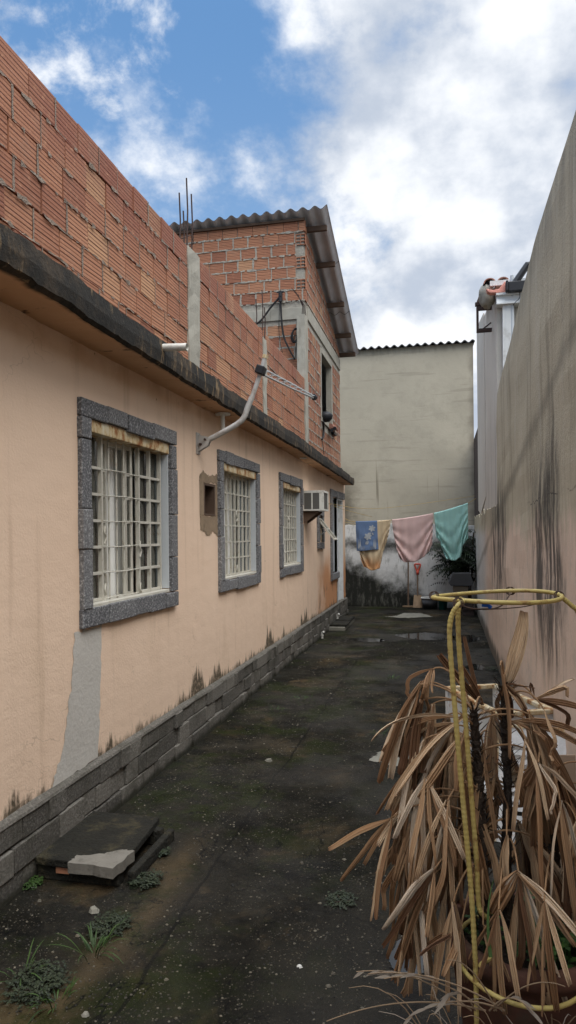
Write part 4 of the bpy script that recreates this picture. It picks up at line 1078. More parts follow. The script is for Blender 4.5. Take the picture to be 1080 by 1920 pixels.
m = MB(); m.prism([(.16, .60), (.11, .66), (.20, .87), (.56, .87), (.62, .66), (.58, .60)], 'y', 15.05, 15.45); m.build('hood', 'grey_lid', bq, bevel=.01)
m = MB(); m.prism([(.22, .20), (.20, .59), (.52, .59), (.50, .20)], 'y', 15.1, 15.42); m.build('fire_box', 'tan_box', bq, bevel=.008)
m = MB()
for q in ((.22, .25), (.47, .50), (.55, .58)): m.box(q[0], q[1], 15.12, 15.16, 0, .62); m.box(q[0], q[1], 15.36, 15.40, 0, .2)
m.build('leg', 'rebar_rust', bq)
ct = thing('brick_stack', 'small stack of dark weathered bricks beside the barbecue', 'bricks', (.52, 14.85, 0))
for k in range(5):
    m = MB(); M = Matrix.Translation((.50+R.uniform(-.015, .015), 14.8+R.uniform(-.02, .02), .035+.065*k)) @ Matrix.Rotation(R.uniform(-.08, .08), 4, 'Z'); m.box(-.115, .115, -.06, .06, -.032, .031, M=M); m.build('brick', 'old_brick', ct, bevel=.005)

def leafblade(mb, p, d, L, W, droop, tint, up=V((0, 0, 1)), n=4):
    d = d.normalized(); s = d.cross(up); s = V((1, 0, 0)) if s.length < .1 else s.normalized(); P = []
    for i in range(n+1):
        t = i/n; c = p+d*L*t+V((0, 0, -droop*L*t*t)); w = W*(math.sin(math.pi*min(.97, .12+t*.85)))*.5
        P.append([c-s*w, c+s*w])
    mb.grid(P, tint)
bu = thing('bush', 'dark ferny bush spilling over the back right corner', 'bush', (.45, 15.9, 0))
m = MB(); st = MB(); rb_ = random.Random(5)
for k in range(420):
    a = rb_.uniform(0, 2*math.pi); c = V((rb_.gauss(.34, .20), rb_.uniform(15.45, 16.25), rb_.gauss(1.25, .24)))
    if c.x > .70 or c.x < -.2 or c.z > 1.75: continue
    d = V((math.cos(a), math.sin(a)*.6-.5, rb_.uniform(-.3, .9))); L = rb_.uniform(.2, .42)
    pts = [c+d*L*t+V((0, 0, -.5*L*t*t)) for t in [i/7 for i in range(8)]]; tl = rb_.random()**1.6
    for i in range(1, 8):
        for s_ in (-1, 1):
            sd = d.cross(V((0, 0, 1))).normalized()*s_
            leafblade(m, pts[i], sd+d*.6+V((0, 0, -.3)), L*.36*(1.15-i/9), .026, .5, min(1, tl*rb_.uniform(.6, 1.3)), n=2)
m.build('foliage', 'bush_green', bu)
for k in range(9):
    st = MB(); x = rb_.uniform(.1, .6); st.tube([(x, 15.9, 0), (x+rb_.uniform(-.1, .1), 15.95, .7), (x+rb_.uniform(-.2, .2), 15.9, rb_.uniform(1.2, 1.6))], [.02, .014, .006], 6); st.build('stem', 'stem_fibre', bu)
st = MB(); st.tube([(.62, 15.6, 1.3), (.66, 15.6, 1.72)], .018, 6)
st.build('stem', 'stem_fibre', bu)

# ================================================================== GROUND THINGS
ib = thing('inspection_box', 'low mossy concrete inspection box with broken lid against the plinth, nearest the camera', 'inspection box', (-1.78, 3.3, 0))
m = MB(); zt = .115
m.box(-1.99, -1.55, 3.10, 3.16, 0, .085); m.box(-1.525, -1.485, 3.14, 3.66, 0, .062); m.box(-1.99, -1.53, 3.56, 3.62, 0, .085); m.box(-1.99, -1.94, 3.16, 3.56, 0, .085)
m.build('box_wall', 'dark_lid', ib, bevel=.008)
m = MB(); m.prism([(-1.99, 3.08), (-1.56, 3.06), (-1.545, 3.30), (-1.575, 3.66), (-1.99, 3.67)], 'z', .080, .118); m.build('lid', 'dark_lid', ib, bevel=.006)
m = MB(); pp = blob_poly([(-1.79, 3.058), (-1.545, 3.045), (-1.535, 3.24), (-1.60, 3.235), (-1.68, 3.17), (-1.79, 3.13)], .008, 6, 4); m.prism(pp, 'z', .070, .1215); m.build('cement_mend', 'grey_mend', ib)
m = MB(); m.box(-1.88, -1.81, 3.088, 3.10, .045, .075); m.build('brick_end', 'brick', ib)
ib2 = thing('inspection_box', 'small flat concrete inspection box by the plinth near the white door', 'inspection box', (-1.9, 12.6, 0))
m = MB(); m.box(-1.99, -1.70, 12.15, 13.5, 0, .07); m.build('box_wall', 'ground_patch', ib2, bevel=.01)
m = MB(); m.box(-1.98, -1.68, 12.2, 12.8, .072, .11); m.box(-1.97, -1.69, 12.83, 13.48, .074, .12); m.build('lid', 'dark_lid', ib2, bevel=.01)
for (px, py), lab, hh in (((604, 1182), 'short white pipe stub beside the far inspection box', .10), ((633, 1163), 'white tap pipe standing by the plinth under the door', .20)):
    p = atX(px, py, -1.95); tpipe = thing('pipe_stub', lab, 'pipe', (p.x, p.y, 0))
    m = MB(); m.tube([(p.x, p.y, 0), (p.x, p.y, hh), (p.x+.03, p.y-.02, hh+.015)], .018, 10); m.build('pipe', 'pvc', tpipe)
    m = MB(); m.tube([(p.x, p.y, hh*.45), (p.x, p.y, hh*.6)], .025, 10); m.build('collar', 'pvc', tpipe)

pb = MB(); rp = random.Random(21)
def stone(mb, x, y, s, tint):
    n = 6; a0 = rp.uniform(0, 6); ring = [V((x+s*rp.uniform(.7, 1.2)*math.cos(a0+i*2*math.pi/n), y+s*rp.uniform(.6, 1.1)*math.sin(a0+i*2*math.pi/n), rp.uniform(.0, .15)*s)) for i in range(n)]
    ring2 = [V((x+(p.x-x)*.62, y+(p.y-y)*.62, s*rp.uniform(.35, .6))) for p in ring]
    mb.faces(ring+ring2, [(i, (i+1) % n, n+(i+1) % n, n+i) for i in range(n)]+[tuple(range(n, 2*n))], tint)
k = 0
while k < 15000:
    y = 1.8+11*rp.random()**1.8; x = rp.uniform(-1.98, .62)
    dn = noise.noise(V((x*1.3, y*.8, 3)))*.5+.5+.5*noise.noise(V((x*4, y*4, 8)))
    if rp.random() > max(0, dn)**1.6*1.5: continue
    if -2 < x < -1.45 and 3.0 < y < 3.7: continue
    s = .0020+.0048*rp.random()**3+(.010*rp.random() if rp.random() < .012 else 0)
    stone(pb, x, y, s*(1+.04*y), rp.random()**1.8); k += 1
tag(pb.build('pebbles', 'pebble', None), 'tiny pale pebbles embedded and scattered over the dark wet yard', 'pebbles', kind='stuff')
def rock(p, s, lab, mtl='ground_patch'):
    m = MB(); stone(m, p[0], p[1], s, .8); m.v = [V((q.x, q.y, q.z*1.2)) for q in m.v]; return tag(m.build('stone', mtl, None, org=(p[0], p[1], 0)), lab, 'stone')
rock(atZ(175, 1710, 0), .03, 'grey lump of cement on the mossy ground in front of the near inspection box', 'ground_patch')
rock(atZ(562, 1813, 0), .012, 'single white pebble on the dark wet concrete at the lower middle', 'pvc')
rock(atZ(62, 1665, 0), .013, 'white stone by the plinth beside the small bright green weed', 'cement_patch')
rock(atZ(160, 1905, 0), .018, 'tan stone at the edge of the brown silt, lower left', 'ground_patch')
rock(atZ(505, 1160+267, 0), .03, 'flat pale stone in the middle of the yard', 'ground_patch')

def weed(p, r, n, mtl, label, kind, seed, h=.10, name='weed'):
    rr = random.Random(seed); m = MB(); st = MB()
    for k in range(n if kind == 'grass' else int(n*2.4)):
        a = rr.uniform(0, 2*math.pi); q = r*rr.uniform(.7, 1.25)*math.sqrt(rr.random()); c = V((p[0]+q*math.cos(a), p[1]+q*math.sin(a)*1.1, 0.0))
        if kind == 'grass':
            leafblade(m, c*1.0, V((math.cos(a)*.7, math.sin(a)*.7, rr.uniform(.5, 1.6))), h*rr.uniform(.5, 1.3), .006, rr.uniform(.2, .8), rr.random(), n=5)
        else:
            hh = h*rr.uniform(.1, 1); c.z = hh*.5
            for i in range(3): leafblade(m, c, V((math.cos(a+i*2.1), math.sin(a+i*2.1), .45)), rr.uniform(.007, .016), .009, .6, rr.random()*(.4+.6*hh/h), n=2)
    if kind != 'grass':
        for k in range(5): a = rr.uniform(0, 6.3); st.tube([(p[0], p[1], 0), (p[0]+r*.6*math.cos(a), p[1]+r*.6*math.sin(a), h*.4)], .0022, 4)
    o = thing(name, label, 'weed', (p[0], p[1], 0)); m.build('leaves', mtl, o)
    if kind != 'grass': st.build('stem', 'stem_fibre', o)
    return o
weed(atZ(60, 1660, 0), .045, 60, 'weed_green', 'small bright green weed at the foot of the plinth by the near inspection box', 'leaf', 1, .05)
weed(atZ(175, 1788, 0), .05, 26, 'weed_green', 'tuft of long green grass blades in the lower left mossy ground', 'grass', 2, .17)
weed(atZ(205, 1740, 0), .085, 130, 'weed_grey', 'low grey green creeper patch behind the long grass tuft', 'leaf', 3, .05)
weed(atZ(70, 1850, 0), .11, 190, 'weed_grey', 'wide dull green creeper patch in the lower left corner', 'leaf', 4, .07)
weed(atZ(105, 1880, 0), .05, 24, 'weed_green', 'green grass tuft at the front edge of the corner creeper', 'grass', 5, .12)
weed(atZ(40, 1830, 0), .04, 12, 'weed_green', 'thin grass blades sticking out of the corner creeper on the left', 'grass', 15, .14)
weed(atZ(275, 1655, 0), .07, 130, 'weed_grey', 'grey weed growing along the right edge of the near inspection box', 'leaf', 6, .06)
weed(atZ(300, 1602, 0), .05, 70, 'weed_grey', 'little creeper by the far right corner of the near inspection box', 'leaf', 7, .05)
weed(atZ(735, 1273, 0), .08, 26, 'weed_green', 'sparse grass tuft in the middle of the yard, beyond the palm', 'grass', 8, .09)
weed(atZ(565, 1314, 0), .17, 60, 'weed_green', 'flat mossy grass patch left of the yard centre', 'grass', 9, .045)
weed(atZ(520, 1332, 0), .11, 36, 'weed_green', 'smaller mossy grass patch nearest the plinth in mid yard', 'grass', 19, .04)
weed(atZ(712, 1378, 0), .08, 26, 'weed_green', 'grass tuft by the pale patch left of the palm leaves', 'grass', 10, .07)
weed(atZ(640, 1690, 0), .07, 60, 'weed_grey', 'moss and creeper in a crack under the left palm leaves', 'leaf', 12, .025)
weed(V((.47, 2.45, 0)), .15, 200, 'clover_green', 'lush green clover between the terracotta pot and the right wall', 'leaf', 13, .30)
weed(atX(925, 1230, .60), .10, 60, 'weed_grey', 'fringe of weeds along the foot of the right wall', 'leaf', 14, .07)

# ================================================================== WHITE JUNK BY THE RIGHT WALL
wb = thing('old_stove', 'rusty white enamel stove carcass lying behind the dead palm', 'stove', (.42, 4.9, 0))
m = MB(); x0, x1, y0, y1, zt = -.19, .19, -.38, .38, .60; WM = Matrix.Translation((.345, 4.86, 0)) @ Matrix.Rotation(rad(24), 4, 'Z')
def wbox(*a): m.box(*a, M=WM)
wbox(x0, x1, y0, y0+.02, .02, zt-.03); wbox(x0, x0+.02, y0+.02, y1, .28, zt-.03); wbox(x1-.02, x1, y0+.02, y1, .02, zt-.03); wbox(x0+.02, x1-.02, y0+.02, y1, .02, .05)
m.build('carcass', 'enamel', wb)
m = MB()
wbox(x0-.012, x1+.012, y0-.012, y0+.03, zt-.03, zt); wbox(x0-.012, x1+.012, y1-.03, y1+.012, zt-.03, zt); wbox(x0-.012, x0+.03, y0+.03, y1-.03, zt-.03, zt); wbox(x1-.03, x1+.012, y0+.03, y1-.03, zt-.03, zt)
m.build('rim', 'rusty_white', wb, bevel=.006)
m = MB(); wbox(x0-.01, x0+.025, y1-.04, y1, 0, .57); wbox(x0-.01, x0+.02, y0+.35, y0+.43, .05, .57); m.build('leg', 'enamel', wb)
pt = thing('stove_rack', 'white slotted rusty metal panel leaning on the stove at the right edge', 'rack', (.5, 4.2, 0))
M = Matrix.Translation((.45, 3.95, .0)) @ Matrix.Rotation(rad(-10), 4, 'Z') @ Matrix.Rotation(rad(-22), 4, 'X')
m = MB(); W, Hh = .36, .62
for q in ((-W/2, -W/2+.05, 0, Hh), (W/2-.05, W/2, 0, Hh), (-W/2+.05, W/2-.05, 0, .12), (-W/2+.05, W/2-.05, Hh-.10, Hh), (-.025, .025, .12, Hh-.10)): m.box(q[0], q[1], -.006, .006, q[2], q[3], M=M)
for k in range(8):
    z = .12+.05*k
    for q in ((-W/2+.05, -.025), (.025, W/2-.05)): m.box(q[0], q[1], -.006, .006, z, z+.028, M=M)
m.build('slotted_sheet', 'enamel', pt)
m = MB(); m.box(-W/2-.008, W/2+.008, -.014, .012, Hh, Hh+.022, M=M); m.box(-W/2-.01, -W/2, -.014, .012, 0, Hh, M=M); m.build('edge', 'rusty_white', pt)
cb = MB(); cb.box(-.11, .11, -.008, .008, 0, .55, M=Matrix.Translation((.575, 3.75, 0)) @ Matrix.Rotation(rad(12), 4, 'Z') @ Matrix.Rotation(rad(-7), 4, 'X'))
tag(cb.build('board', 'card', None, org=(.575, 3.75, 0)), 'plain tan board standing against the right wall behind the palm', 'board')

# ================================================================== POT, STAND, PALM
PC = V((.225, 2.14, 0))
pot = thing('flower_pot', 'large terracotta pot with rolled rim holding the dead palm', 'pot', PC)
m = MB(); m.lathe([(0, 0), (.13, 0), (.165, .12), (.195, .34), (.203, .44), (.206, .475), (.222, .482), (.230, .505), (.224, .53), (.206, .54), (.190, .533), (.184, .49), (.18, .44)], PC, 56); m.build('pot_body', 'terracotta', pot, smooth=True)
m = MB(); P = [[V((PC.x+.182*q/5*math.cos(a*2*math.pi/30), PC.y+.182*q/5*math.sin(a*2*math.pi/30),   .475+noise.noise(V((q*math.cos(a*.2), q*math.sin(a*.2), 0)))*.02)) for a in range(31)] for q in range(6)]; m.grid(P); m.build('soil', 'soil', pot)
cv = thing('clover', 'bright green clover growing on the soil in the terracotta pot', 'weed', (PC.x, PC.y, .43))
m = MB(); rr = random.Random(3); st = MB()
for k in range(230):
    a = rr.uniform(0, 6.28); q = .172*math.sqrt(rr.random()); c = V((PC.x+q*math.cos(a), PC.y+q*math.sin(a), .485+rr.uniform(.01, .09)))
    if rr.random() > .35+.65*(c.x > PC.x): continue
    for i in range(3):
        leafblade(m, c, V((math.cos(a+i*2.1), math.sin(a+i*2.1), .25)), rr.uniform(.014, .024), .018, .5, rr.random(), n=2)
    st.tube([(c.x, c.y, .47), c], .0012, 4)
m.build('leaves', 'clover_green', cv); st.build('stem', 'clover_green', cv)
gb = MB(); gp = [atY(880+40, 1905-110, 1.86), atY(915, 1740, 1.88), atY(917, 1690, 1.9), atY(925, 1650, 1.92)]
P = []
for i, p in enumerate(smoothpath(gp, 5)): w_ = .005*(1-i/17); P.append([p-V((w_, 0, 0)), p+V((w_, 0, 0))])
gb.grid(P, .9); tag(gb.build('grass_blade', 'weed_green', None, org=gp[0]), 'single upright green blade in front of the yellow stand', 'grass')

yd = thing('plant_stand', 'yellow painted bent rebar plant support with two rings', 'plant stand', (.1, 2.05, 0))
RC1, RC2, RR = V((.148, 2.08, 1.518)), V((.200, 2.03, .522)), .178
def ring(c, ov=.25, tilt=(0, 0)):
    return [c+V((RR*math.cos(a), RR*math.sin(a), tilt[0]*math.cos(a)+tilt[1]*math.sin(a)+.004*math.sin(a*2))) for a in [k*2*math.pi/40 for k in range(41)]]
for c, tl in ((RC1, (.004, .0)), (RC2, (.0, .028))):
    m = MB(); m.tube(ring(c, tilt=tl), .0062, 10, cap=False); m.build('ring', 'yellow_rod', yd, smooth=True)
def rod(pts, name='rod', r=.0068):
    m = MB(); pp = smoothpath(pts, 14); L = 0; out = []; rads = []
    # twisted ribs of deformed bar
    for i in range(len(pp)-1):
        n_ = max(1, int((pp[i+1]-pp[i]).length/.0032))
        for k in range(n_): out.append(pp[i].lerp(pp[i+1], k/n_)); rads.append(r+(.00045 if (len(out) % 4) < 2 else -.0002)+.0004*noise.noise(out[-1]*30))
    m.tube(out, rads, 9); return m.build(name, 'yellow_rod', yd, smooth=True)
YF = RC1.y-.175
A = lambda px, py, Y=YF: atY(px, py, Y)
rod([A(868, 1128, YF+.02), A(858, 1136), A(848, 1152), A(843, 1180), A(845, 1230), A(853, 1330), A(866, 1480), A(881, 1640), A(889, 1760), A(893, 1860), A(894, 1990)])
YK = YF+.07
rod([A(866, 1120, YK), A(860, 1140, YK), A(859, 1170, YK), A(862, 1230, YK), A(871, 1330, YK), A(883, 1480, YK), A(894, 1620, YK), A(897, 1690, YK), A(903, 1712, YK), A(915, 1722, YK+.02)])
YR = RC1.y+.02
rod([A(1046, 1118, YR), A(1058, 1124, YR), A(1072, 1136, YR), A(1084, 1150, YR), A(1090, 1200, YR), A(1098, 1400, YR), A(1100, 1700, YR), A(1095, 1780, YR)])
m = MB()
m.tube(smoothpath([A(900, 1812, YF), A(905, 1806), A(915, 1800, YF+.02), A(920, 1795, YF+.03)], 5), .006, 8); m.build('weld_spur', 'yellow_rod', yd)
# tie wires
m = MB()
for c0 in (A(812, 1117, RC1.y), A(857, 1130, YF), A(955, 1108, RC1.y+.17), A(1046, 1117, RC1.y+.0), A(1022, 1808, RC2.y-.15)):
    for k in range(3):
        m.tube([c0+V((.011*math.cos(a)+.003*k, .011*math.sin(a)*.5, .012*math.sin(a))) for a in [q*2*math.pi/10 for q in range(11)]], .0014, 4)
m.build('tie_wire', 'wire', yd)
W_ = [A(862, 1134, YF), A(885, 1141, YF), A(910, 1142, YF+.02), A(930, 1140, YF+.05), A(945, 1132, YF+.1), A(950, 1124, YF+.2), A(957, 1112, YF+.33)]
cable(W_, .0022, 'rusty tie wire hanging under the upper yellow ring', 'wire', 'wire', 'wire')
cable([A(905, 1143, YF), A(945, 1141, YF+.02), A(985, 1137, YF+.1), A(1020, 1128, YF+.15), A(1044, 1120, YF+.17)], .0016, 'long thin rusty wire sagging below the upper yellow ring', 'wire', 'wire', 'wire')
m = MB(); c0 = A(912, 1137, YF+.01); m.tube([c0+V((-.012, 0, .004)), c0+V((.004, 0, .003)), c0+V((.012, 0, -.004))], .0055, 8); tag(m.build('plastic_clip', 'blue_plastic', None, org=c0), 'tiny blue plastic scrap caught on the wire of the yellow stand', 'clip')

palm = thing('dead_palm', 'dead brown fan palm with drooping dry leaves in the terracotta pot', 'palm', (PC.x, PC.y, .43))
rl = random.Random(17); YP = 2.10
stems = [([(912, 1760), (905, 1640), (900, 1500), (893, 1400), (888, 1330)], 2.06), ([(955, 1750), (950, 1620), (952, 1480), (948, 1380), (946, 1285)], 2.12), ([(1030, 1740), (1040, 1620), (1035, 1520), (1018, 1420)], 2.16)]
SP = []
for pts, Y in stems:
    pp = smoothpath([atY(x, y, Y) for x, y in pts], 14); SP.append(pp)
    m = MB(); m.tube(pp, [.0135*(1.15-.4*i/len(pp))+rl.uniform(-.002, .004) for i in range(len(pp))], 9); so_ = m.build('stem', 'stem_fibre', palm)
    fbm = MB()
    for i in range(0, len(pp), 1):
        for k in range(4):
            a = rl.uniform(0, 6.28); d = V((math.cos(a), math.sin(a), rl.uniform(.6, 1.8))); leafblade(fbm, pp[i]+V((math.cos(a), math.sin(a), 0))*.010, d, rl.uniform(.025, .07), .006, rl.uniform(-.1, .5), rl.uniform(0, .3), n=3)
    fbm.build('leaf_sheath', 'stem_fibre', so_)
def near_stem(p, k=None):
    best = None
    for j, pp in enumerate(SP):
        if k is not None and j != k: continue
        for q in pp:
            if q.z < .75: continue
            d = (q-p).length+max(0, p.z-q.z-.05)*2
            if best is None or d < best[0]: best = (d, q)
    return best[1]
def dead_leaf(mb, p0, p1, width, sag, tint, r, roll=None, nseg=12, snap=.26, spear=False):
    mid = p0.lerp(p1, .45)+sag
    pts = bez(p0, mid, p1, nseg); L = (p1-p0).length
    if r.random() < snap:      # dry leaves snap and hang
        kb = int(nseg*r.uniform(.45, .75)); dn = V((r.uniform(-.35, .35), r.uniform(-.3, .3), -1)).normalized()
        for i in range(kb+1, nseg+1):
            a = min(1, (i-kb)/2.5)*r.uniform(.6, .9); pts[i] = pts[i].lerp(pts[kb]+dn*L*(i-kb)/nseg, a)
    nrm = V((r.uniform(-1.2, 1.2), r.uniform(-1, -.2), r.uniform(-.5, .9))) if roll is None else roll
    P = []; ph = r.uniform(0, 6); pleat = r.uniform(.14, .34); curl = r.uniform(-.3, .7); twist = r.uniform(-.7, .7)
    kink = r.uniform(-.006, .006)
    K = 6; tip = [r.uniform(0, .05) for _ in range(K+1)]
    for i, c in enumerate(pts):
        t = i/nseg; tg = (pts[min(i+1, nseg)]-pts[max(i-1, 0)]).normalized()
        nr = (nrm-tg*nrm.dot(tg)); nr.normalize(); s = tg.cross(nr)
        an_ = twist*t; s2 = s*math.cos(an_)+nr*math.sin(an_); n2 = nr*math.cos(an_)-s*math.sin(an_)
        w_ = width*.5*(min(1, .20+2.3*t)*(1-.22*max(0, (t-.6)/.4)**2))
        if spear: w_ = width*.5*(.16+.84*math.sin(math.pi*min(1, .10+.80*t**.75))**.9)
        row = []
        for k in range(K+1):
            q = k/K*2-1
            e = n2*(w_*(pleat*(1 if k % 2 else -1)+curl*(q*q-.4))+math.sin(t*7+ph)*.0025)
            ext = tg*(-tip[k]*L*.6 if i == nseg else 0)
            row.append(c+s2*w_*q*(1-.25*abs(curl))+e+ext)
        P.append(row)
    mb.grid(P, tint)
NF = 0
def frond(hub, tips, stem=None, dY=0, sagk=1.0, dark=0, pet=True, seed=None, arch=.06, snap=.26):
    global NF
    NF += 1; r = random.Random(100+NF if seed is None else seed)
    h = atY(hub[0], hub[1], YP+dY) if not isinstance(hub, V) else hub
    m = MB()
    for tp in tips:
        if isinstance(tp, V): p1 = tp; w_ = .03
        else:
            p1 = atY(tp[0], tp[1], YP+dY+(tp[3] if len(tp) > 3 else r.uniform(-.08, .05))); w_ = (tp[2] if len(tp) > 2 else r.uniform(11, 20))*.00114
        L = (p1-h).length; dx = p1-h
        outw = V((dx.x, dx.y, 0)); outw = outw.normalized() if outw.length > .02 else V((0, -1, 0))
        if dx.z < -.72*L: sagk_ = sagk*.4
        else: sagk_ = sagk
        sag = V((0, 0, 1))*L*.17*sagk_+outw*L*.12*sagk_+V((r.uniform(-.1, .1), r.uniform(-.1, .02), 0))*L*.5
        dead_leaf(m, h+V((r.uniform(-.004, .004), r.uniform(-.004, .004), 0)), p1, w_, sag, max(0, min(1, r.gauss(.52-dark*.35, .26))), r, snap=snap, spear=len(tips) == 1 and w_ > .05)
    o = m.build('frond', 'dead_leaf', palm)
    if pet:
        s = near_stem(h, stem); mid = s.lerp(h, .55)+V((0, 0, arch+.12*(s-h).length))
        q = MB(); q.tube(bez(s, mid, h, 10), [.0034-.0012*i/10 for i in range(11)], 6); q.build('leaf_stalk', 'petiole', o)
frond((812, 1254), [(737, 1308, 11), (744, 1356, 11), (780, 1338, 10), (790, 1322, 12), (800, 1312, 12), (811, 1300, 9)], 0, -.02, 1.2, .6)
frond((906, 1322), [(822, 1226, 24, .0), (870, 1192, 12, .05), (864, 1246, 16)], 0, .06, .15, .8)
frond((947, 1280), [(981, 1145, 52, -.02)], 1, .02, .0, -.7, snap=0)
frond((946, 1282), [(918, 1348, 18), (963, 1345, 22), (985, 1332, 22), (995, 1356, 14), (1003, 1292, 8)], 1, .0, .5, .7)
frond((938, 1248), [(957, 1425, 15, -.02)], 1, -.03, .1, .1)
frond((1002, 1310), [(1076, 1272, 16), (1088, 1280, 14), (1090, 1326, 18), (1092, 1352, 15), (990, 1258, 9)], 1, -.02, .35, .25)
frond((958, 1352), [(1088, 1374, 15), (1086, 1395, 18), (1046, 1402, 12), (1010, 1442, 16), (1094, 1442, 15), (1050, 1492, 18)], 1, -.02, .9, .2)
frond((1020, 1330), [(1062, 1442, 16, -.06)], 1, -.06, .1, -.3)
frond((866, 1346), [(696, 1391, 13), (716, 1412, 13), (706, 1530, 18), (722, 1522, 16), (740, 1494, 18), (772, 1548, 18), (797, 1512, 14)], 0, -.04, 1.6, 0, snap=.1)
frond((858, 1356), [(742, 1452, 14), (760, 1400, 12), (780, 1420, 20), (775, 1470, 20)], 0, .02, 1.4, .6)
frond((868, 1378), [(852, 1484, 30, -.02), (872, 1440, 18), (800, 1470, 20), (784, 1500, 18)], 0, -.08, .7, -.3)
frond((733, 1534), [(614, 1592, 19), (640, 1655, 20), (702, 1724, 22), (693, 1728, 14), (718, 1640, 18)], 0, -.06, .3, .05, snap=0)
frond((800, 1460), [(768, 1622, 18), (796, 1642, 19), (816, 1626, 17), (836, 1622, 20), (856, 1626, 18), (740, 1575, 16), (872, 1612, 16)], 0, -.10, .9, .15)
frond((772, 1502), [(708, 1588, 15), (760, 1690, 16), (748, 1612, 16), (680, 1622, 16), (725, 1660, 17)], 0, -.02, .9, .3)
frond((815, 1630), [(720, 1745, 26), (716, 1776, 18), (737, 1842, 22), (768, 1735, 22), (792, 1712, 18), (800, 1760, 16)], 0, -.14, .45, .1, snap=.05)
frond((858, 1560), [(843, 1684, 20), (868, 1705, 18), (890, 1690, 16), (905, 1700, 18), (826, 1690, 16)], 0, -.05, .6, .2)
frond((870, 1462), [(918, 1690, 26, -.03), (946, 1672, 20), (905, 1560, 22), (920, 1610, 18)], 0, -.04, .2, .35)
frond((972, 1634), [(922, 1716, 40), (935, 1705, 24), (962, 1870, 18), (984, 1852, 20), (1005, 1842, 22), (1028, 1890, 24), (1062, 1886, 22), (1082, 1776, 28), (1092, 1762, 20), (950, 1836, 16)], 1, -.16, .35, -.1)
frond((1010, 1430), [(958, 1516, 34), (984, 1532, 20), (1020, 1682, 36), (1046, 1562, 18), (1066, 1532, 18), (1090, 1502, 18), (1062, 1640, 20)], 2, -.08, .6, .1)
frond((950, 1566), [(950, 1672, 22), (938, 1695, 16)], 1, -.12, .1, -.1)
frond((864, 1742), [(786, 1792, 12), (830, 1832, 18), (802, 1772, 12), (848, 1812, 16)], 0, -.14, .4, -.1)
frond((906, 1734), [(922, 1812, 14), (946, 1832, 14), (957, 1842, 12)], 0, -.14, .3, -.2)
frond((1082, 1540), [(1058, 1692, 20), (1092, 1722, 24), (1076, 1610, 18), (1050, 1640, 16)], 2, -.04, .6, .3)
frond((760, 1600), [(700, 1700, 16), (735, 1770, 18), (770, 1800, 20), (742, 1720, 16), (790, 1870, 14)], 0, -.02, .6, .4)
frond((800, 1660), [(760, 1820, 18), (780, 1905, 22), (740, 1800, 16), (822, 1790, 18)], 0, .0, .5, .5)
frond((762, 1560), [(690, 1690, 14), (722, 1740, 18), (745, 1765, 17), (768, 1745, 15), (705, 1640, 13)], 0, .04, .5, .1)
frond((790, 1590), [(745, 1850, 17), (725, 1800, 15), (770, 1868, 19), (800, 1840, 17), (815, 1790, 14)], 0, -.05, .4, .25)
frond((838, 1640), [(790, 1850, 16), (812, 1880, 20), (842, 1870, 17), (862, 1850, 18)], 0, .02, .4, .3)
frond((840, 1500), [(800, 1690, 16), (822, 1720, 18), (850, 1700, 16), (780, 1650, 14)], 0, -.12, .6, -.1)
frond((905, 1395), [(868, 1560, 15), (890, 1590, 18), (930, 1575, 16), (845, 1520, 13)], 0, -.03, .8, .0)
frond((985, 1385), [(960, 1560, 15), (1000, 1590, 19), (1030, 1540, 15)], 1, -.06, .7, .1)
frond((1050, 1500), [(1030, 1700, 17), (1060, 1760, 18), (1085, 1730, 19), (1090, 1640, 14)], 2, -.12, .6, .0)
frond((935, 1705), [(900, 1838, 14), (925, 1890, 17), (948, 1905, 16), (972, 1880, 15), (880, 1800, 13)], 1, -.22, .4, .0)
frond((1020, 1690), [(990, 1860, 16), (1015, 1905, 18), (1045, 1900, 17), (1070, 1850, 15)], 2, -.20, .4, .1)
frond((850, 1690), [(815, 1850, 15), (838, 1900, 16), (862, 1905, 17), (880, 1860, 14)], 0, -.16, .4, .2)
rf_ = random.Random(5)
for k in range(34):
    j = rf_.choice([0, 0, 0, 1, 2]); s = rf_.choice([q for q in SP[j] if .8 < q.z < (1.3 if j == 0 else .98)])
    a = rf_.uniform(0, 6.28) if k % 3 else rf_.uniform(2.4, 3.6); h = s+V((math.cos(a)*.15, abs(math.sin(a))*.12, rf_.uniform(-.05, .10)))
    if h.x > .58: h.x = .56
    tips = []
    for i in range(rf_.choice([4, 5, 6])):
        b_ = a+rf_.uniform(-.9, .9); t_ = h+V((math.cos(b_)*rf_.uniform(.03, .13), math.sin(b_)*rf_.uniform(.02, .1), -rf_.uniform(.18, .34)))
        t_.x = min(t_.x, .62); tips.append(t_)
    frond(h, tips, j, 0, .8, rf_.choice([.5, .2, -.1]), arch=.02)

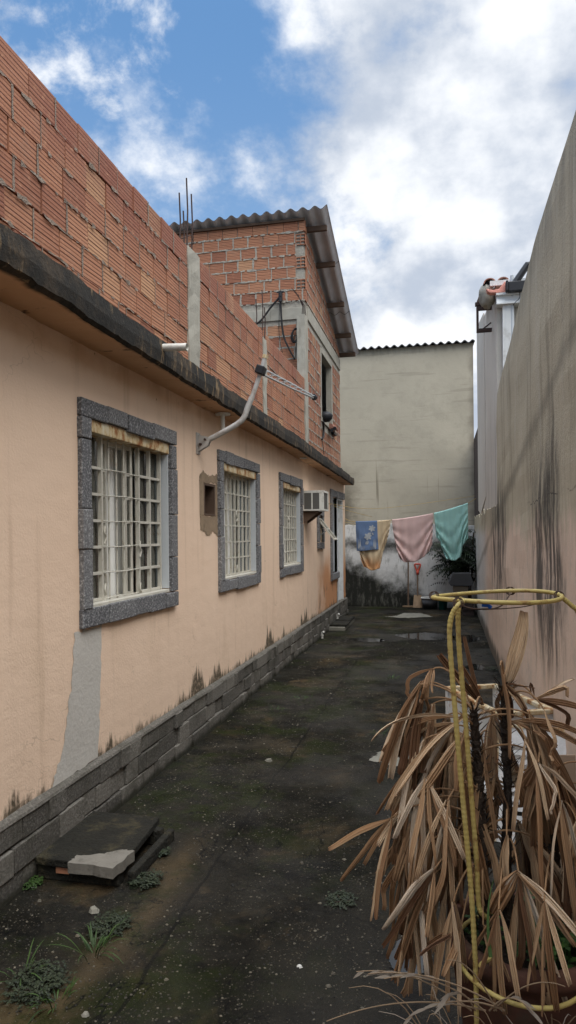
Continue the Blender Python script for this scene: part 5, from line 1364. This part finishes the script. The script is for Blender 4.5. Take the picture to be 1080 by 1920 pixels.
# dry grass and fern at the foot of the pot
dg = thing('dry_grass', 'tangle of dry grey brown grass and fern at the bottom right corner', 'dry grass', (.15, 1.82, 0))
m, m2 = MB(), MB(); rg = random.Random(9)
for k in range(260):
    b0 = V((rg.uniform(.0, .42), rg.uniform(1.70, 1.90), rg.uniform(.0, .20))); a = rg.uniform(0, 6.28); L = rg.uniform(.2, .42)
    b1 = b0+V((math.cos(a)*.10, math.sin(a)*.05, L*.95)); b2 = b0+V((math.cos(a)*rg.uniform(.12, .34), math.sin(a)*.08, L*rg.uniform(.35, 1.0)))
    b2.z = min(b2.z, .47); b1.z = min(b1.z, .60)
    (m if k % 3 else m2).tube(bez(b0, b1, b2, 8), [.0022*(1-.8*i/8)+.0004 for i in range(9)], 4)
for tipx, tipy, w0 in ((612, 1915, 0), (690, 1826, 1), (668, 1822, 1), (760, 1912, 1), (835, 1880, 1), (840, 1800, 0), (1000, 1900, 1), (1060, 1850, 0), (720, 1835, 1)):
    b0 = atY(890+rg.uniform(-15, 60), 1895, 1.86); b2 = atY(tipx, tipy, 1.80); b1 = b0.lerp(b2, .5)+V((0, 0, .07)); q = bez(b0, b1, b2, 14)
    m.tube(q, [.0020*(1-.7*i/14)+.0005 for i in range(15)], 5)
    if w0:
        for i in range(8, 15, 2):
            d = q[i]-q[i-1]; leafblade(m2, q[i-1], d.normalized()+V((0, rg.uniform(-.3, .3), rg.uniform(-.2, .35))), rg.uniform(.03, .055), .008, .25, .8, up=V((0, -1, .4)), n=4)
m.build('stalk', 'straw', dg); m2.build('pale_leaf', 'pale_straw', dg)

# ================================================================== SKY AND LIGHT
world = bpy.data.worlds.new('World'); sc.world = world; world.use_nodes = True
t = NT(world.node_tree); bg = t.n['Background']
SE, SA = rad(56), V((.55, -.66, 0)).normalized()          # sun: high on the right, a little behind the camera
sky = t.node('ShaderNodeTexSky', sky_type='NISHITA'); sky.sun_disc = False; sky.sun_elevation = SE
sky.sun_rotation = math.atan2(SA.x, SA.y); sky.air_density = 1.0; sky.dust_density = .6; sky.ozone_density = 2.0
D = t.node('ShaderNodeTexCoord').outputs['Generated']
dx, dy, dz = t.xyz(D)
zz = t.m('ADD', t.m('MAXIMUM', dz, 0.0), .55)
pl_ = t.comb(t.m('DIVIDE', dx, zz), t.m('DIVIDE', dy, zz), 0.0)
cn = t.noise(3.0, 12, .60, vec=pl_, dist=.1); c2 = t.noise(8, 8, .6, vec=pl_)
rgt = t.m('ADD', t.m('MULTIPLY', dx, math.cos(YAW)), t.m('MULTIPLY', dy, math.sin(YAW)))   # how far to the right of the yard axis
cov = t.m('MULTIPLY', t.step(rgt, -.10, .16), .24)
hz_ = t.step(dz, .30, .06, 0, .10)
f = t.m('ADD', t.m('ADD', t.m('MULTIPLY_ADD', c2, .34, t.m('MULTIPLY', cn, .80)), cov), hz_)
c3 = t.noise(6.0, 12, .63, vec=pl_, dist=.15); c4 = t.noise(2.4, 3, .5, vec=t.node('ShaderNodeVectorMath', operation='ADD').outputs[0])
ad = [n for n in t.n if n.bl_idname == 'ShaderNodeVectorMath' and n.operation == 'ADD'][-1]; t.l.new(pl_, ad.inputs[0]); ad.inputs[1].default_value = (3.7, 1.9, 0)
puff = t.m('MULTIPLY', t.step(t.m('ADD', c3, t.m('MULTIPLY', t.m('SUBTRACT', c4, .5), .55)), .475, .64), .92)
mask = t.m('MAXIMUM', puff, t.step(f, .58, .755)); mask = t.m('MAXIMUM', mask, t.step(dz, .62, .80, 0, .93))  # last term adds unseen cloud overhead to whiten the light
skyc = t.node('ShaderNodeVectorMath', operation='SCALE'); t.l.new(sky.outputs[0], skyc.inputs[0]); skyc.inputs['Scale'].default_value = .10
shade = t.noise(4.0, 7, .55, vec=t.m and t.mul(pl_, (1, 1, 1)))
cl_ = t.mix(t.step(t.m('ADD', t.m('MULTIPLY', shade, .7), t.m('MULTIPLY', cn, .3)), .42, .57), (.47, .53, .63), (.90, .92, .95))
blue = t.mix(t.step(dz, .05, .62), (.44, .62, .84), (.145, .335, .66))
blue = t.mix(.35, blue, skyc.outputs[0])
col = t.mix(mask, blue, cl_)
gain = t.step(dz, .60, .90, 1.18, 5.0)  # sky above the view brightened to add light to the yard
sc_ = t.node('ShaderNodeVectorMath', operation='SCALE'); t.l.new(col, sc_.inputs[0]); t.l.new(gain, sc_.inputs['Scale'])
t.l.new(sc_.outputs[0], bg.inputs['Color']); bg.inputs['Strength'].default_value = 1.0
sun = bpy.data.lights.new('sun', 'SUN'); sun.energy = 2.3; sun.angle = rad(45); sun.color = (1, .95, .87)
so = bpy.data.objects.new('sun', sun); COL.objects.link(so)
dirv = V((SA.x*math.cos(SE), SA.y*math.cos(SE), math.sin(SE)))
so.rotation_euler = dirv.to_track_quat('Z', 'Y').to_euler(); so.location = dirv*40
sc.view_settings.view_transform = 'Standard'; sc.view_settings.look = 'None'; sc.view_settings.exposure = 0; sc.view_settings.gamma = 1
sc.cycles.max_bounces = 8; sc.cycles.transparent_max_bounces = 12
